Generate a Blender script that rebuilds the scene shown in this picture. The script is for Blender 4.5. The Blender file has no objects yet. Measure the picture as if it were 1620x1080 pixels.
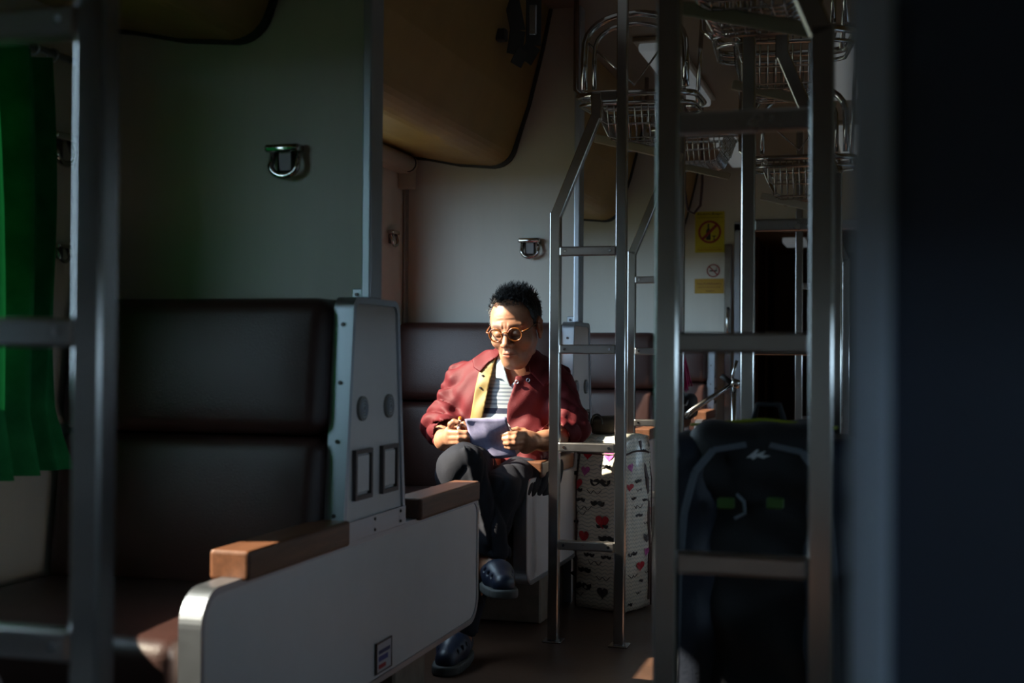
import bpy, bmesh, math, random
import numpy as np
from mathutils import Vector, Matrix
random.seed(7); np.random.seed(7)
SC = bpy.context.scene; COL = SC.collection
PI = math.pi
# ------------------------------------------------------------------ camera, light, exposure
FPX, YAW, PITCH, ROLL, CAMZ = 2032.0, math.radians(16.19), math.radians(0.59), math.radians(0.4), 0.89
_fw = np.array([-math.sin(YAW)*math.cos(PITCH), math.cos(YAW)*math.cos(PITCH), math.sin(PITCH)])
_r0 = np.array([math.cos(YAW), math.sin(YAW), 0.0]); _u0 = np.cross(_r0, _fw)
_up = math.cos(ROLL)*_u0 - math.sin(ROLL)*_r0; _rt = math.cos(ROLL)*_r0 + math.sin(ROLL)*_u0
def at(px, py, **k):                    # a pixel of the 1620x1080 photo and one known coordinate -> point
    d = _fw + _rt*(px-810)/FPX - _up*(py-540)/FPX
    i = 'XYZ'.index(list(k)[0]); v = list(k.values())[0]; o = np.array([0, 0, CAMZ])
    return o + d*(v-o[i])/d[i]
cam = bpy.data.cameras.new('camera'); camo = bpy.data.objects.new('camera', cam); COL.objects.link(camo)
cam.lens = FPX/1620*36; cam.sensor_width = 36; cam.clip_start = 0.02
camo.matrix_world = Matrix(((_rt[0], _up[0], -_fw[0], 0), (_rt[1], _up[1], -_fw[1], 0), (_rt[2], _up[2], -_fw[2], CAMZ), (0, 0, 0, 1)))
cam.dof.use_dof = True; cam.dof.focus_distance = 4.1; cam.dof.aperture_fstop = 4.0; cam.dof.aperture_blades = 0
SC.camera = camo
vs = SC.view_settings; vs.view_transform = 'Standard'; vs.look = 'None'; vs.exposure = 0.0; vs.gamma = 1.0; vs.use_curve_mapping = False
SC.cycles.use_denoising = True; SC.cycles.max_bounces = 8; SC.cycles.diffuse_bounces = 5; SC.cycles.transparent_max_bounces = 12
SC.cycles.sample_clamp_indirect = 4.0; SC.cycles.caustics_reflective = False; SC.cycles.caustics_refractive = False
w = bpy.data.worlds.new('sky'); SC.world = w; w.use_nodes = True
bg = w.node_tree.nodes['Background']; bg.inputs[0].default_value = (0.58, 0.785, 1.0, 1); bg.inputs[1].default_value = 7.5
sun = bpy.data.lights.new('sun', 'SUN'); sun.energy = 27.0; sun.angle = math.radians(0.53); sun.color = (1.0, 0.86, 0.68)
suno = bpy.data.objects.new('sun', sun); COL.objects.link(suno)
SUND = Vector((1.0, 0.40, -0.80)).normalized()
suno.rotation_euler = SUND.to_track_quat('-Z', 'Y').to_euler(); suno.location = (-6, 0, 6)
# bay layout: seats back to back every 1.95 m
XL, XR, XWL, XWR = -1.053, -0.012, -1.73, 0.665
PITCHY = 1.95; PART = [2.58 + PITCHY*k for k in range(-2, 3)]; YEND, YBACK, ZC = 8.43, -3.27, 2.15
WZ0, WZ1 = 0.83, 1.54
BAYS = [-2.295 + PITCHY*k for k in range(6)]            # bay centres
def portal(x, y, face):
    l = bpy.data.lights.new('window_portal', 'AREA'); l.shape = 'RECTANGLE'; l.size = WZ1-WZ0; l.size_y = 1.18; l.cycles.is_portal = True
    o = bpy.data.objects.new('window_portal', l); COL.objects.link(o); o.location = (x, y-0.03, (WZ0+WZ1)/2); o.rotation_euler = (0, face, 0)
for yc in BAYS:
    portal(XWL-0.05, yc, -PI/2); portal(XWR+0.05, yc, PI/2)
# ------------------------------------------------------------------ helpers
def tag(o, label=None, cat=None, group=None, kind=None):
    if label: o['label'] = label
    if cat: o['category'] = cat
    if group: o['group'] = group
    if kind: o['kind'] = kind
    return o
def thing(name, label, cat, loc=(0, 0, 0), rz=0, group=None):
    o = bpy.data.objects.new(name, None); COL.objects.link(o); o.location = loc; o.rotation_euler = (0, 0, rz); o.empty_display_size = 0.05
    return tag(o, label, cat, group)
def finish(name, me, mats, parent=None, smooth=False, world=True):
    if not isinstance(mats, (list, tuple)): mats = [mats]
    for m in mats: me.materials.append(m)
    if smooth: me.polygons.foreach_set('use_smooth', [True]*len(me.polygons))
    o = bpy.data.objects.new(name, me); COL.objects.link(o)
    if parent is not None:
        o.parent = parent
        if world:                       # mesh was built in world coordinates: pull it back to the root
            p, off = parent, Vector((0, 0, 0))
            while p is not None: off += p.location; p = p.parent
            me.transform(Matrix.Translation(-off))
    return o
def obj(name, bm, mats, parent=None, smooth=False, world=False, kind=None):
    me = bpy.data.meshes.new(name); bmesh.ops.recalc_face_normals(bm, faces=bm.faces); bm.to_mesh(me); bm.free()
    o = finish(name, me, mats, parent, smooth, world)
    if kind: o['kind'] = kind
    return o
def pymesh(name, v, f, mats, parent=None, smooth=True, world=True):
    me = bpy.data.meshes.new(name); me.from_pydata([tuple(map(float, p)) for p in v], [], [tuple(map(int, q)) for q in f]); me.update()
    return finish(name, me, mats, parent, smooth, world)
def B(): return bmesh.new()
def box(bm, x0, x1, y0, y1, z0, z1, bev=0.0, seg=2, mi=0):
    t = bmesh.new()
    r = bmesh.ops.create_cube(t, size=1.0)
    for v in t.verts: v.co = Vector(((x0+x1)/2 + v.co.x*(x1-x0), (y0+y1)/2 + v.co.y*(y1-y0), (z0+z1)/2 + v.co.z*(z1-z0)))
    if bev: bmesh.ops.bevel(t, geom=list(t.edges), offset=bev, segments=seg, profile=0.5, affect='EDGES')
    merge(bm, t, mi); return bm
def merge(bm, t, mi=0):
    mp = [bm.verts.new(v.co) for v in t.verts]; t.verts.index_update()
    for f in t.faces:
        try: g = bm.faces.new([mp[v.index] for v in f.verts]); g.material_index = mi; g.smooth = f.smooth
        except ValueError: pass
    t.free()
def tube(bm, pts, r, n=8, closed=False, caps=True, mi=0):
    pts = [Vector(p) for p in pts]; rings = []; N = len(pts); prev = None
    for i, p in enumerate(pts):
        a = pts[i-1] if (i > 0 or closed) else pts[i]; b = pts[(i+1) % N] if (i < N-1 or closed) else pts[i]
        t = (b-a).normalized()
        if prev is None: ref = Vector((0, 0, 1)) if abs(t.z) < 0.9 else Vector((1, 0, 0)); u = t.cross(ref).normalized()
        else: u = (prev - t*prev.dot(t)).normalized()
        prev = u; v = t.cross(u); rr = r[i] if isinstance(r, (list, tuple, np.ndarray)) else r
        rings.append([bm.verts.new(p + (u*math.cos(2*PI*k/n) + v*math.sin(2*PI*k/n))*rr) for k in range(n)])
    M = N if closed else N-1
    for i in range(M):
        A, C = rings[i], rings[(i+1) % N]
        for k in range(n):
            f = bm.faces.new((A[k], A[(k+1) % n], C[(k+1) % n], C[k])); f.material_index = mi; f.smooth = True
    if caps and not closed:
        bm.faces.new(rings[0][::-1]).material_index = mi; bm.faces.new(rings[-1]).material_index = mi
    return bm
def bar(bm, p0, p1, wx, wy, bev=0.003, side=Vector((1, 0, 0))):   # rectangular bar from p0 to p1
    p0, p1 = Vector(p0), Vector(p1); t = (p1-p0).normalized(); L = (p1-p0).length
    u = (side - t*side.dot(t)).normalized(); v = t.cross(u); b = bmesh.new(); box(b, -wx/2, wx/2, -wy/2, wy/2, 0, L, bev, 1)
    b.transform(Matrix(((u.x, v.x, t.x, p0.x), (u.y, v.y, t.y, p0.y), (u.z, v.z, t.z, p0.z), (0, 0, 0, 1)))); merge(bm, b); return bm
def prism(bm, poly, axis, a0, a1, mi=0):          # poly of 2-D points in the two other axes (in xyz order)
    def mk(p, a):
        c = list(p); c.insert('xyz'.index(axis), a); return bm.verts.new(c)
    A = [mk(p, a0) for p in poly]; C = [mk(p, a1) for p in poly]; n = len(poly)
    for f in (bm.faces.new(A[::-1]), bm.faces.new(C)): f.material_index = mi
    for i in range(n): bm.faces.new((A[i], A[(i+1) % n], C[(i+1) % n], C[i])).material_index = mi
    return bm
def ring_prism(bm, outer, inner, axis, a0, a1):
    def mk(p, a):
        c = list(p); c.insert('xyz'.index(axis), a); return bm.verts.new(c)
    n = len(outer); o0 = [mk(p, a0) for p in outer]; o1 = [mk(p, a1) for p in outer]; i0 = [mk(p, a0) for p in inner]; i1 = [mk(p, a1) for p in inner]
    for i in range(n):
        j = (i+1) % n
        for q in ((o0[i], o0[j], o1[j], o1[i]), (i0[j], i0[i], i1[i], i1[j]), (o0[j], o0[i], i0[i], i0[j]), (o1[i], o1[j], i1[j], i1[i])): bm.faces.new(q)
    return bm
def rpoly(corners, radii, seg=12):                 # rounded polygon, counter clockwise corners
    out = []; n = len(corners)
    for i in range(n):
        p = Vector(corners[i]); a = (Vector(corners[i-1])-p); b = (Vector(corners[(i+1) % n])-p); r = radii[i]
        if r <= 0: out += [tuple(p)]; continue
        a.normalize(); b.normalize(); ang = a.angle(b); d = r/math.tan(ang/2); c = p + (a+b).normalized()*(r/math.sin(ang/2))
        s = p+a*d-c; e = p+b*d-c; t0 = math.atan2(s.y, s.x); t1 = math.atan2(e.y, e.x); dt = (t1-t0+PI) % (2*PI)-PI
        out += [(c.x+r*math.cos(t0+dt*k/seg), c.y+r*math.sin(t0+dt*k/seg)) for k in range(seg+1)]
    return out
def offset_poly(poly, d):
    n = len(poly); out = []
    for i in range(n):
        p, a, b = Vector(poly[i]), Vector(poly[i-1]), Vector(poly[(i+1) % n]); t1 = (p-a); t2 = (b-p)
        if t1.length < 1e-6: t1 = t2.copy()
        if t2.length < 1e-6: t2 = t1.copy()
        t1.normalize(); t2.normalize(); n1 = Vector((-t1.y, t1.x)); n2 = Vector((-t2.y, t2.x)); m = (n1+n2); m.normalize()
        out.append(tuple(p + m*d/max(0.4, m.dot(n1))))
    return out
def disc(bm, c, r, axis, t, n=14, mi=0, bevel=0.0):
    poly = [(r*math.cos(2*PI*k/n), r*math.sin(2*PI*k/n)) for k in range(n)]
    i = 'xyz'.index(axis); o = [j for j in range(3) if j != i]
    return prism(bm, [(c[o[0]]+p[0], c[o[1]]+p[1]) for p in poly], axis, c[i]-t/2, c[i]+t/2, mi)
def dup(root, loc, rz, label, skip=(), cat=None):
    r = root.copy(); COL.objects.link(r); r.location = loc; r.rotation_euler = (0, 0, rz); r['label'] = label
    for ch in root.children:
        if ch.name.split('.')[0] in skip: continue
        c = ch.copy(); COL.objects.link(c); c.parent = r
        for g in ch.children:
            d = g.copy(); COL.objects.link(d); d.parent = c
    return r
# ------------------------------------------------------------------ materials
def mat(name, col, rough=0.5, metal=0.0, noise=0.0, nscale=8.0, bump=0.0, bscale=40.0, stretch=(1, 1, 1), col2=None, spec=0.5, coat=0.0, sss=0.0, rnoise=0.0):
    m = bpy.data.materials.new(name); m.use_nodes = True; nt = m.node_tree; b = nt.nodes['Principled BSDF']
    b.inputs['Base Color'].default_value = (*col, 1); b.inputs['Roughness'].default_value = rough; b.inputs['Metallic'].default_value = metal
    b.inputs['Specular IOR Level'].default_value = spec; b.inputs['Coat Weight'].default_value = coat
    if sss: b.inputs['Subsurface Weight'].default_value = sss; b.inputs['Subsurface Radius'].default_value = (0.012, 0.005, 0.003); b.inputs['Subsurface Scale'].default_value = 0.6
    N = nt.nodes.new; L = nt.links.new
    if noise or bump or rnoise:
        tc = N('ShaderNodeTexCoord'); mp = N('ShaderNodeMapping'); mp.inputs['Scale'].default_value = stretch; L(tc.outputs['Object'], mp.inputs[0])
    if noise or rnoise:
        nz = N('ShaderNodeTexNoise'); nz.inputs['Scale'].default_value = nscale; nz.inputs['Detail'].default_value = 6; nz.inputs['Roughness'].default_value = 0.65; L(mp.outputs[0], nz.inputs[0])
        if noise:
            cr = N('ShaderNodeValToRGB'); c2 = col2 if col2 else tuple(c*(1-noise) for c in col)
            cr.color_ramp.elements[0].position = 0.3; cr.color_ramp.elements[1].position = 0.7
            cr.color_ramp.elements[0].color = (*c2, 1); cr.color_ramp.elements[1].color = (*col, 1); L(nz.outputs[0], cr.inputs[0]); L(cr.outputs[0], b.inputs['Base Color'])
        if rnoise:
            mr = N('ShaderNodeMapRange'); mr.inputs['To Min'].default_value = max(0.02, rough-rnoise); mr.inputs['To Max'].default_value = rough+rnoise; L(nz.outputs[0], mr.inputs[0]); L(mr.outputs[0], b.inputs['Roughness'])
    if bump:
        n2 = N('ShaderNodeTexNoise'); n2.inputs['Scale'].default_value = bscale; n2.inputs['Detail'].default_value = 4; L(mp.outputs[0], n2.inputs[0])
        bp = N('ShaderNodeBump'); bp.inputs['Strength'].default_value = bump; bp.inputs['Distance'].default_value = 0.004; L(n2.outputs[0], bp.inputs['Height']); L(bp.outputs[0], b.inputs['Normal'])
    return m
M = {}
M['laminate'] = mat('white_laminate', (0.74, 0.70, 0.70), 0.38, noise=0.10, nscale=3, col2=(0.67, 0.635, 0.63))
M['wall'] = mat('wall_laminate', (0.60, 0.57, 0.51), 0.42, noise=0.1, nscale=2.0, stretch=(3, 3, 0.4), col2=(0.54, 0.515, 0.465), bump=0.05, bscale=300)
M['ceiling'] = mat('ceiling_laminate', (0.26, 0.20, 0.15), 0.5, noise=0.1, nscale=2)
M['floor'] = mat('floor_vinyl', (0.11, 0.058, 0.038), 0.33, noise=0.45, nscale=6, bump=0.1, bscale=60, rnoise=0.12)
M['leather'] = mat('brown_leather', (0.046, 0.019, 0.016), 0.40, noise=0.3, nscale=3, bump=0.25, bscale=350, rnoise=0.08)
M['alu'] = mat('aluminium', (0.46, 0.50, 0.56), 0.36, 1.0, rnoise=0.1, nscale=5)
M['steel'] = mat('stainless_steel', (0.43, 0.42, 0.41), 0.2, 1.0, rnoise=0.05, nscale=12, stretch=(4, 4, 0.6))
M['rung'] = mat('brushed_rung', (0.48, 0.45, 0.43), 0.30, 1.0, rnoise=0.1, nscale=20)
M['chrome'] = mat('chrome', (0.52, 0.51, 0.50), 0.10, 1.0)
M['wood'] = mat('stained_wood', (0.175, 0.072, 0.036), 0.38, noise=0.5, nscale=5, stretch=(14, 1.2, 14), bump=0.08, bscale=30)
M['berth'] = mat('berth_tan_vinyl', (0.38, 0.24, 0.075), 0.45, noise=0.3, nscale=2.5, bump=0.06, bscale=60)
M['rubber'] = mat('black_rubber', (0.02, 0.02, 0.02), 0.6, bump=0.05)
M['ped'] = mat('pedestal_paint', (0.30, 0.24, 0.19), 0.5, noise=0.4, nscale=14)
M['beige'] = mat('beige_plastic', (0.42, 0.36, 0.28), 0.45, noise=0.1)
M['screw'] = mat('screw_head', (0.10, 0.09, 0.09), 0.4, 0.8)
M['door'] = mat('corridor_veneer', (0.12, 0.06, 0.03), 0.5, noise=0.4, nscale=3, stretch=(8, 8, 0.8))
M['diffuser'] = mat('lamp_diffuser', (0.75, 0.80, 0.80), 0.35, bump=0.03); _b = M['diffuser'].node_tree.nodes['Principled BSDF']; _b.inputs['Emission Color'].default_value = (0.8, 0.92, 1, 1); _b.inputs['Emission Strength'].default_value = 0.08
M['trimgrey'] = mat('grey_paint', (0.24, 0.235, 0.225), 0.5, noise=0.1); M['paleblue'] = mat('pale_blue_paint', (0.55, 0.64, 0.76), 0.5, noise=0.1); M['dusk'] = mat('slate_blue_laminate', (0.045, 0.06, 0.095), 0.5, noise=0.15, nscale=3)  # last two colours hold the near partition's shade and bluish light on its trim
def glass_mat():
    m = bpy.data.materials.new('window_glass'); m.use_nodes = True; nt = m.node_tree; nt.nodes.clear(); N = nt.nodes.new; L = nt.links.new
    o = N('ShaderNodeOutputMaterial'); mx = N('ShaderNodeMixShader'); t = N('ShaderNodeBsdfTransparent'); g = N('ShaderNodeBsdfGlossy'); 
    t.inputs[0].default_value = (0.93, 0.95, 0.94, 1); g.inputs['Roughness'].default_value = 0.03; mx.inputs[0].default_value = 0.06
    L(t.outputs[0], mx.inputs[1]); L(g.outputs[0], mx.inputs[2]); L(mx.outputs[0], o.inputs[0]); return m
M['glass'] = glass_mat()
def curtain_mat():
    m = bpy.data.materials.new('green_curtain_cloth'); m.use_nodes = True; nt = m.node_tree; nt.nodes.clear(); N = nt.nodes.new; L = nt.links.new
    o = N('ShaderNodeOutputMaterial'); mx = N('ShaderNodeMixShader'); d = N('ShaderNodeBsdfDiffuse'); t = N('ShaderNodeBsdfTranslucent')
    tc = N('ShaderNodeTexCoord'); nz = N('ShaderNodeTexNoise'); nz.inputs['Scale'].default_value = 14; nz.inputs['Detail'].default_value = 5; L(tc.outputs['Object'], nz.inputs[0])
    cr = N('ShaderNodeValToRGB'); cr.color_ramp.elements[0].position = 0.35; cr.color_ramp.elements[1].position = 0.7
    cr.color_ramp.elements[0].color = (0.015, 0.17, 0.06, 1); cr.color_ramp.elements[1].color = (0.03, 0.28, 0.10, 1); L(nz.outputs[0], cr.inputs[0])
    L(cr.outputs[0], d.inputs[0]); t.inputs[0].default_value = (0.012, 0.20, 0.05, 1); mx.inputs[0].default_value = 0.06
    L(d.outputs[0], mx.inputs[1]); L(t.outputs[0], mx.inputs[2]); L(mx.outputs[0], o.inputs[0]); return m
M['curtain'] = curtain_mat()
# ------------------------------------------------------------------ the carriage shell
def struct(name, bm, m, parent=None): o = obj(name, bm, m, parent); o['kind'] = 'structure'; return o
struct('ground', box(B(), -60, 60, -60, 70, -1.3, -1.2), mat('track_ballast', (0.07, 0.075, 0.045), 0.9, noise=0.4, nscale=0.6))
struct('floor', box(B(), XWL-0.06, XWR+0.06, YBACK, YEND+3.0, -0.06, 0), M['floor'])
bm = B(); box(bm, XWL-0.06, XWR+0.06, YBACK, YEND+3.0, ZC, ZC+0.05); struct('ceiling', bm, M['ceiling'])
def side_wall(name, x0, x1):
    bm = B(); box(bm, x0, x1, YBACK, YEND+3.0, 0, WZ0); box(bm, x0, x1, YBACK, YEND+3.0, WZ1, ZC)
    y = YBACK
    for yc in BAYS: box(bm, x0, x1, y, yc-0.62, WZ0, WZ1); y = yc+0.56
    box(bm, x0, x1, y, YEND+3.0, WZ0, WZ1); return struct(name, bm, M['wall'])
side_wall('wall_left', XWL-0.06, XWL); side_wall('wall_right', XWR, XWR+0.06)
struct('wall_back', box(B(), XWL-0.06, XWR+0.06, YBACK-0.05, YBACK, 0, ZC), M['wall'])
nw = 0
for sx, xa, xb in ((1, XWL-0.045, XWL+0.012), (-1, XWR-0.012, XWR+0.045)):
    for yc in BAYS:
        nw += 1; y0, y1 = yc-0.62, yc+0.56
        root = bpy.data.objects.new('window_%d' % nw, None); COL.objects.link(root); root['kind'] = 'structure'; root.location = ((xa+xb)/2, yc, WZ0)
        bm = B(); box(bm, xa, xb, y0-0.03, y0+0.018, WZ0-0.03, WZ1+0.03, 0.004, 1); box(bm, xa, xb, y1-0.018, y1+0.03, WZ0-0.03, WZ1+0.03, 0.004, 1)
        box(bm, xa, xb, y0, y1, WZ0-0.03, WZ0+0.018, 0.004, 1); box(bm, xa, xb, y0, y1, WZ1-0.018, WZ1+0.03, 0.004, 1)
        obj('window_frame', bm, M['alu'], root, world=True)
        obj('pane', box(B(), (xa+xb)/2-0.003, (xa+xb)/2+0.003, y0, y1, WZ0, WZ1), M['glass'], root, world=True)
# end wall of the saloon with the corridor opening
DX0, DX1, DZ = -0.93, -0.08, 1.70
bm = B(); box(bm, XWL, DX0, YEND, YEND+0.04, 0, ZC); box(bm, DX1, XWR, YEND, YEND+0.04, 0, ZC); box(bm, DX0, DX1, YEND, YEND+0.04, DZ+0.05, ZC); struct('wall_end', bm, M['wall'])
root = bpy.data.objects.new('door_1', None); COL.objects.link(root); root['kind'] = 'structure'; root.location = (DX0, YEND, 0)
bm = B(); box(bm, DX0-0.012, DX0+0.028, YEND-0.03, YEND+0.05, 0, DZ+0.05, 0.004, 1); box(bm, DX1-0.028, DX1+0.012, YEND-0.03, YEND+0.05, 0, DZ+0.05, 0.004, 1); box(bm, DX0-0.012, DX1+0.012, YEND-0.03, YEND+0.05, DZ, DZ+0.06, 0.004, 1)
obj('door_frame', bm, M['alu'], root, world=True)
bm = B(); box(bm, DX0-0.075, DX0-0.03, YEND-0.025, YEND, 0.1, 1.62, 0.004, 1); obj('sliding_track', bm, M['steel'], root, world=True)
bm = B(); tube(bm, [(DX0-0.05, YEND-0.03, 1.02), (DX0-0.05, YEND-0.06, 1.03), (DX0-0.05, YEND-0.06, 1.19), (DX0-0.05, YEND-0.03, 1.20)], 0.01); obj('door_handle', bm, M['chrome'], root, world=True)
bm = B(); box(bm, DX0-0.04, DX0, YEND+0.04, YEND+3.0, 0, ZC); struct('wall_corridor_left', bm, M['door'])
bm = B(); box(bm, DX1, DX1+0.04, YEND+0.04, YEND+3.0, 0, ZC); struct('wall_corridor_right', bm, M['door'])
bm = B(); box(bm, XWL-0.06, XWR+0.06, YEND+2.95, YEND+3.0, 0, ZC); struct('wall_corridor_end', bm, M['door'])
for i in range(3):
    struct('trim_%d' % (20+i), box(B(), DX0, DX0+0.02, YEND+0.5+0.8*i, YEND+0.56+0.8*i, 0, ZC, 0.003, 1), M['door'])
# partitions over the seat backs, with their metal edge trims
nt = 0
for side, xa, xw in ((1, XL, XWL), (-1, XR, XWR)):
    for yp in PART:
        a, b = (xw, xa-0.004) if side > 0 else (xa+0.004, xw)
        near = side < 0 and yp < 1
        struct('wall_partition', box(B(), a, b, yp-0.013, yp+0.013, 0.0 if near else 0.62, ZC), M['dusk'] if near else M['wall'])  # near partition: its shade is put into the dark navy colour
        nt += 1; root = bpy.data.objects.new('trim_%d' % nt, None); COL.objects.link(root); root['kind'] = 'structure'; root.location = (xa, yp, 1.01)
        x0_, x1_ = (xa-0.024, xa-0.002) if side > 0 else ((xa-0.0035, xa+0.015) if near else (xa+0.002, xa+0.024))
        bm = B(); box(bm, x0_, x1_, yp-0.034, yp+0.034, 0.0 if near else 1.008, ZC, 0.004, 2); obj('edge_strip', bm, M['paleblue'] if near else M['alu'], root, world=True)  # near strip: bluish window light is put into its colour
        if near: continue
        bm = B(); s = -side
        box(bm, min(xa+s*0.024, xa+s*0.05), max(xa+s*0.024, xa+s*0.05), yp-0.02, yp-0.014, 1.004, 1.03, 0.002, 1); obj('bracket', bm, M['alu'], root, world=True)
        obj('screw', disc(B(), (xa+s*0.038, yp-0.022, 1.017), 0.004, 'y', 0.005), M['screw'], root, world=True)
        c0 = xw+0.001*side; struct('trim_%d' % (nt+40), box(B(), min(c0, c0+side*0.012), max(c0, c0+side*0.012), yp-0.05, yp-0.014, 0.62, 1.56, 0.003, 1), M['trimgrey'])
# ------------------------------------------------------------------ back-to-back seats (local: aisle face at x=0, wall towards -x, centre of the column at y=0)
def cushion_bm(x0, x1, y0, y1, z0, z1, bev=0.03, bulge=0.012, axis=1, sgn=-1, lean=0.0):
    t = bmesh.new(); box(t, x0, x1, y0, y1, z0, z1, bev, 4)
    bmesh.ops.subdivide_edges(t, edges=[e for e in t.edges if e.calc_length() > 0.12], cuts=6, use_grid_fill=True)
    cx, cy, cz = (x0+x1)/2, (y0+y1)/2, (z0+z1)/2; hx, hy, hz = (x1-x0)/2, (y1-y0)/2, (z1-z0)/2
    for v in t.verts:
        a, b, c = (v.co.x-cx)/hx, (v.co.y-cy)/hy, (v.co.z-cz)/hz
        if axis == 1: v.co.y += sgn*bulge*(1-a*a)*(1-c*c)*(1 if b*sgn > 0 else 0); v.co.y -= sgn*lean*(v.co.z-z0)
        else: v.co.z += bulge*(1-a*a)*(1-b*b)*(1 if c > 0 else 0)
    for f in t.faces: f.smooth = True
    return t
def make_seat(label, loc, rz, half=False):
    root = thing('train_seat', label, 'seat', loc, rz)
    YF = 0.735; y1 = YF if not half else -0.02
    out = rpoly([(-YF, 0.175), (y1, 0.175), (y1, 0.505), (-YF, 0.505)], [0.07, 0.07 if not half else 0.005, 0.045 if not half else 0.005, 0.06])
    inn = offset_poly(out, 0.013)
    obj('side_panel', prism(B(), inn, 'x', -0.034, -0.002), M['laminate'], root)
    obj('panel_edging', ring_prism(B(), out, offset_poly(out, 0.0125), 'x', -0.04, 0.001), M['alu'], root)
    yb, yt = 0.178, 0.128
    c = [(-yb, 0.5), (yb if not half else -0.02, 0.5), (yt if not half else -0.02, 1.008), (-yt, 1.008)]
    out = rpoly(c, [0.004, 0.004, 0.03 if not half else 0.004, 0.03]); inn = offset_poly(out, 0.014)
    col = obj('column_panel', prism(B(), inn, 'x', -0.032, -0.003), M['laminate'], root)
    fr = obj('column_edging', ring_prism(B(), out, offset_poly(out, 0.0135), 'x', -0.042, 0.002), M['alu'], root)
    for z in (0.56, 0.71, 0.83, 0.95):
        yy = -yb + (yb-yt)*(z-0.5)/0.508
        obj('screw', disc(B(), (-0.02, yy-0.0005, z), 0.0045, 'y', 0.005, 8), M['screw'], fr)
    e = 1 if not half else 0
    kp = obj('kick_plate', box(B(), -0.001, 0.004, -yb+0.004, (yb-0.004)*e-0.03*(1-e), 0.503, 0.545, 0.001, 1), M['alu'], root)
    for yy in ((-0.165, -0.012, 0.14) if not half else (-0.165, -0.06)):
        for z in (0.513, 0.536): obj('rivet', disc(B(), (0.005, yy, z), 0.0032, 'x', 0.003, 8), M['screw'], kp)
    for yy in ((-0.075, 0.075) if not half else (-0.09,)):
        fan = obj('speaker_disc', disc(B(), (0.0, yy, 0.775), 0.026, 'x', 0.006, 20), M['trimgrey'], root)
        for k in range(3): obj('grille_ring', ring_prism(B(), [(yy+(0.02-0.006*k)*math.cos(t*PI/8), 0.775+(0.02-0.006*k)*math.sin(t*PI/8)) for t in range(16)], [(yy+(0.0175-0.006*k)*math.cos(t*PI/8), 0.775+(0.0175-0.006*k)*math.sin(t*PI/8)) for t in range(16)], 'x', 0.002, 0.005), M['alu'], fan)
        ash = obj('ashtray_frame', ring_prism(B(), [(yy-0.046, 0.585), (yy+0.046, 0.585), (yy+0.046, 0.69), (yy-0.046, 0.69)], [(yy-0.037, 0.594), (yy+0.037, 0.594), (yy+0.037, 0.681), (yy-0.037, 0.681)], 'x', -0.003, 0.006), M['screw'], root)
        obj('ashtray_lid', box(B(), -0.003, 0.003, yy-0.033, yy+0.033, 0.599, 0.678, 0.002, 1), M['laminate'], ash)
    for s in ((-1, 1) if not half else (-1,)):
        a, b = (-0.20, -0.05) if s < 0 else (0.05, 0.20)
        o = cushion_bm(-0.66, -0.044, a, b, 0.722, 1.005, 0.035, 0.014, 1, s, 0.12); obj('headrest_cushion', o, M['leather'], root, True)
        o = cushion_bm(-0.66, -0.044, a+(-0.035 if s < 0 else 0.0), b+(0.035 if s > 0 else 0), 0.40, 0.718, 0.03, 0.014, 1, s, 0.12); obj('back_cushion', o, M['leather'], root, True)
        a, b = (-0.73, -0.2) if s < 0 else (0.2, 0.73)
        o = cushion_bm(-0.66, -0.05, a, b, 0.27, 0.42, 0.035, 0.012, 2); obj('seat_cushion', o, M['leather'], root, True)
        obj('seat_base', box(B(), -0.64, -0.06, min(s*0.1, s*0.62), max(s*0.1, s*0.62), 0.16, 0.28, 0.01, 1), M['ped'], root)
        a, b = (-0.60, -0.165) if s < 0 else (0.25, 0.705)
        t = bmesh.new(); box(t, -0.062, 0.014, a, b, 0.5, 0.552, 0.007, 3)
        obj('armrest', t, M['wood'], root, False)
        obj('pedestal', box(B(), -0.60, -0.035, min(s*0.21, s*0.42), max(s*0.21, s*0.42), 0.0, 0.178, 0.006, 1), M['ped'], root)
    if not half: obj('centre_post', box(B(), -0.06, -0.03, -0.015, 0.015, 0.0, 0.178), M['alu'], root)
    return root
seat1 = make_seat('brown leather back-to-back seat with white side panel, empty, nearest the camera', (XL, 2.58, 0), 0)
st = obj('sticker', box(B(), 0.0, 0.0025, 0.008, 0.095, 0.178+0.02, 0.262), mat('sticker_paper', (0.5, 0.5, 0.54), 0.4), seat1)
for i, (z0, z1, cc) in enumerate(((0.238, 0.246, (0.02, 0.03, 0.12)), (0.222, 0.233, (0.05, 0.06, 0.25)), (0.206, 0.215, (0.4, 0.02, 0.03)))):
    obj('sticker_lettering', box(B(), 0.0024, 0.0031, 0.02, 0.085-0.012*i, z0, z1), mat('sticker_ink', cc, 0.5), st)
obj('sticker_border', ring_prism(B(), [(0.006, 0.197), (0.097, 0.197), (0.097, 0.264), (0.006, 0.264)], [(0.010, 0.2), (0.093, 0.2), (0.093, 0.261), (0.010, 0.261)], 'x', 0.0005, 0.0035), M['screw'], st)
dup(seat1, (XL, 4.53, 0), 0, 'brown back-to-back seat with the man in maroon sitting on it', ('sticker',))
dup(seat1, (XL, 6.48, 0), 0, 'brown back-to-back seat behind the man, far side of the patterned bag', ('sticker',))
dup(seat1, (XL, 0.63, 0), 0, 'back-to-back seat at bottom left edge, in front of the green curtain', ('sticker',))
for y, lb in ((2.58, 'brown seat on the right of the aisle beside the backpack'), (4.53, 'brown seat right of the aisle, behind the second right ladder'), (6.48, 'farthest brown seat on the right of the aisle')):
    dup(seat1, (XR, y, 0), PI, lb, ('sticker',))
make_seat('single brown seat against the far end wall below the yellow sign', (XL-0.0, YEND, 0), 0, True)
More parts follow.
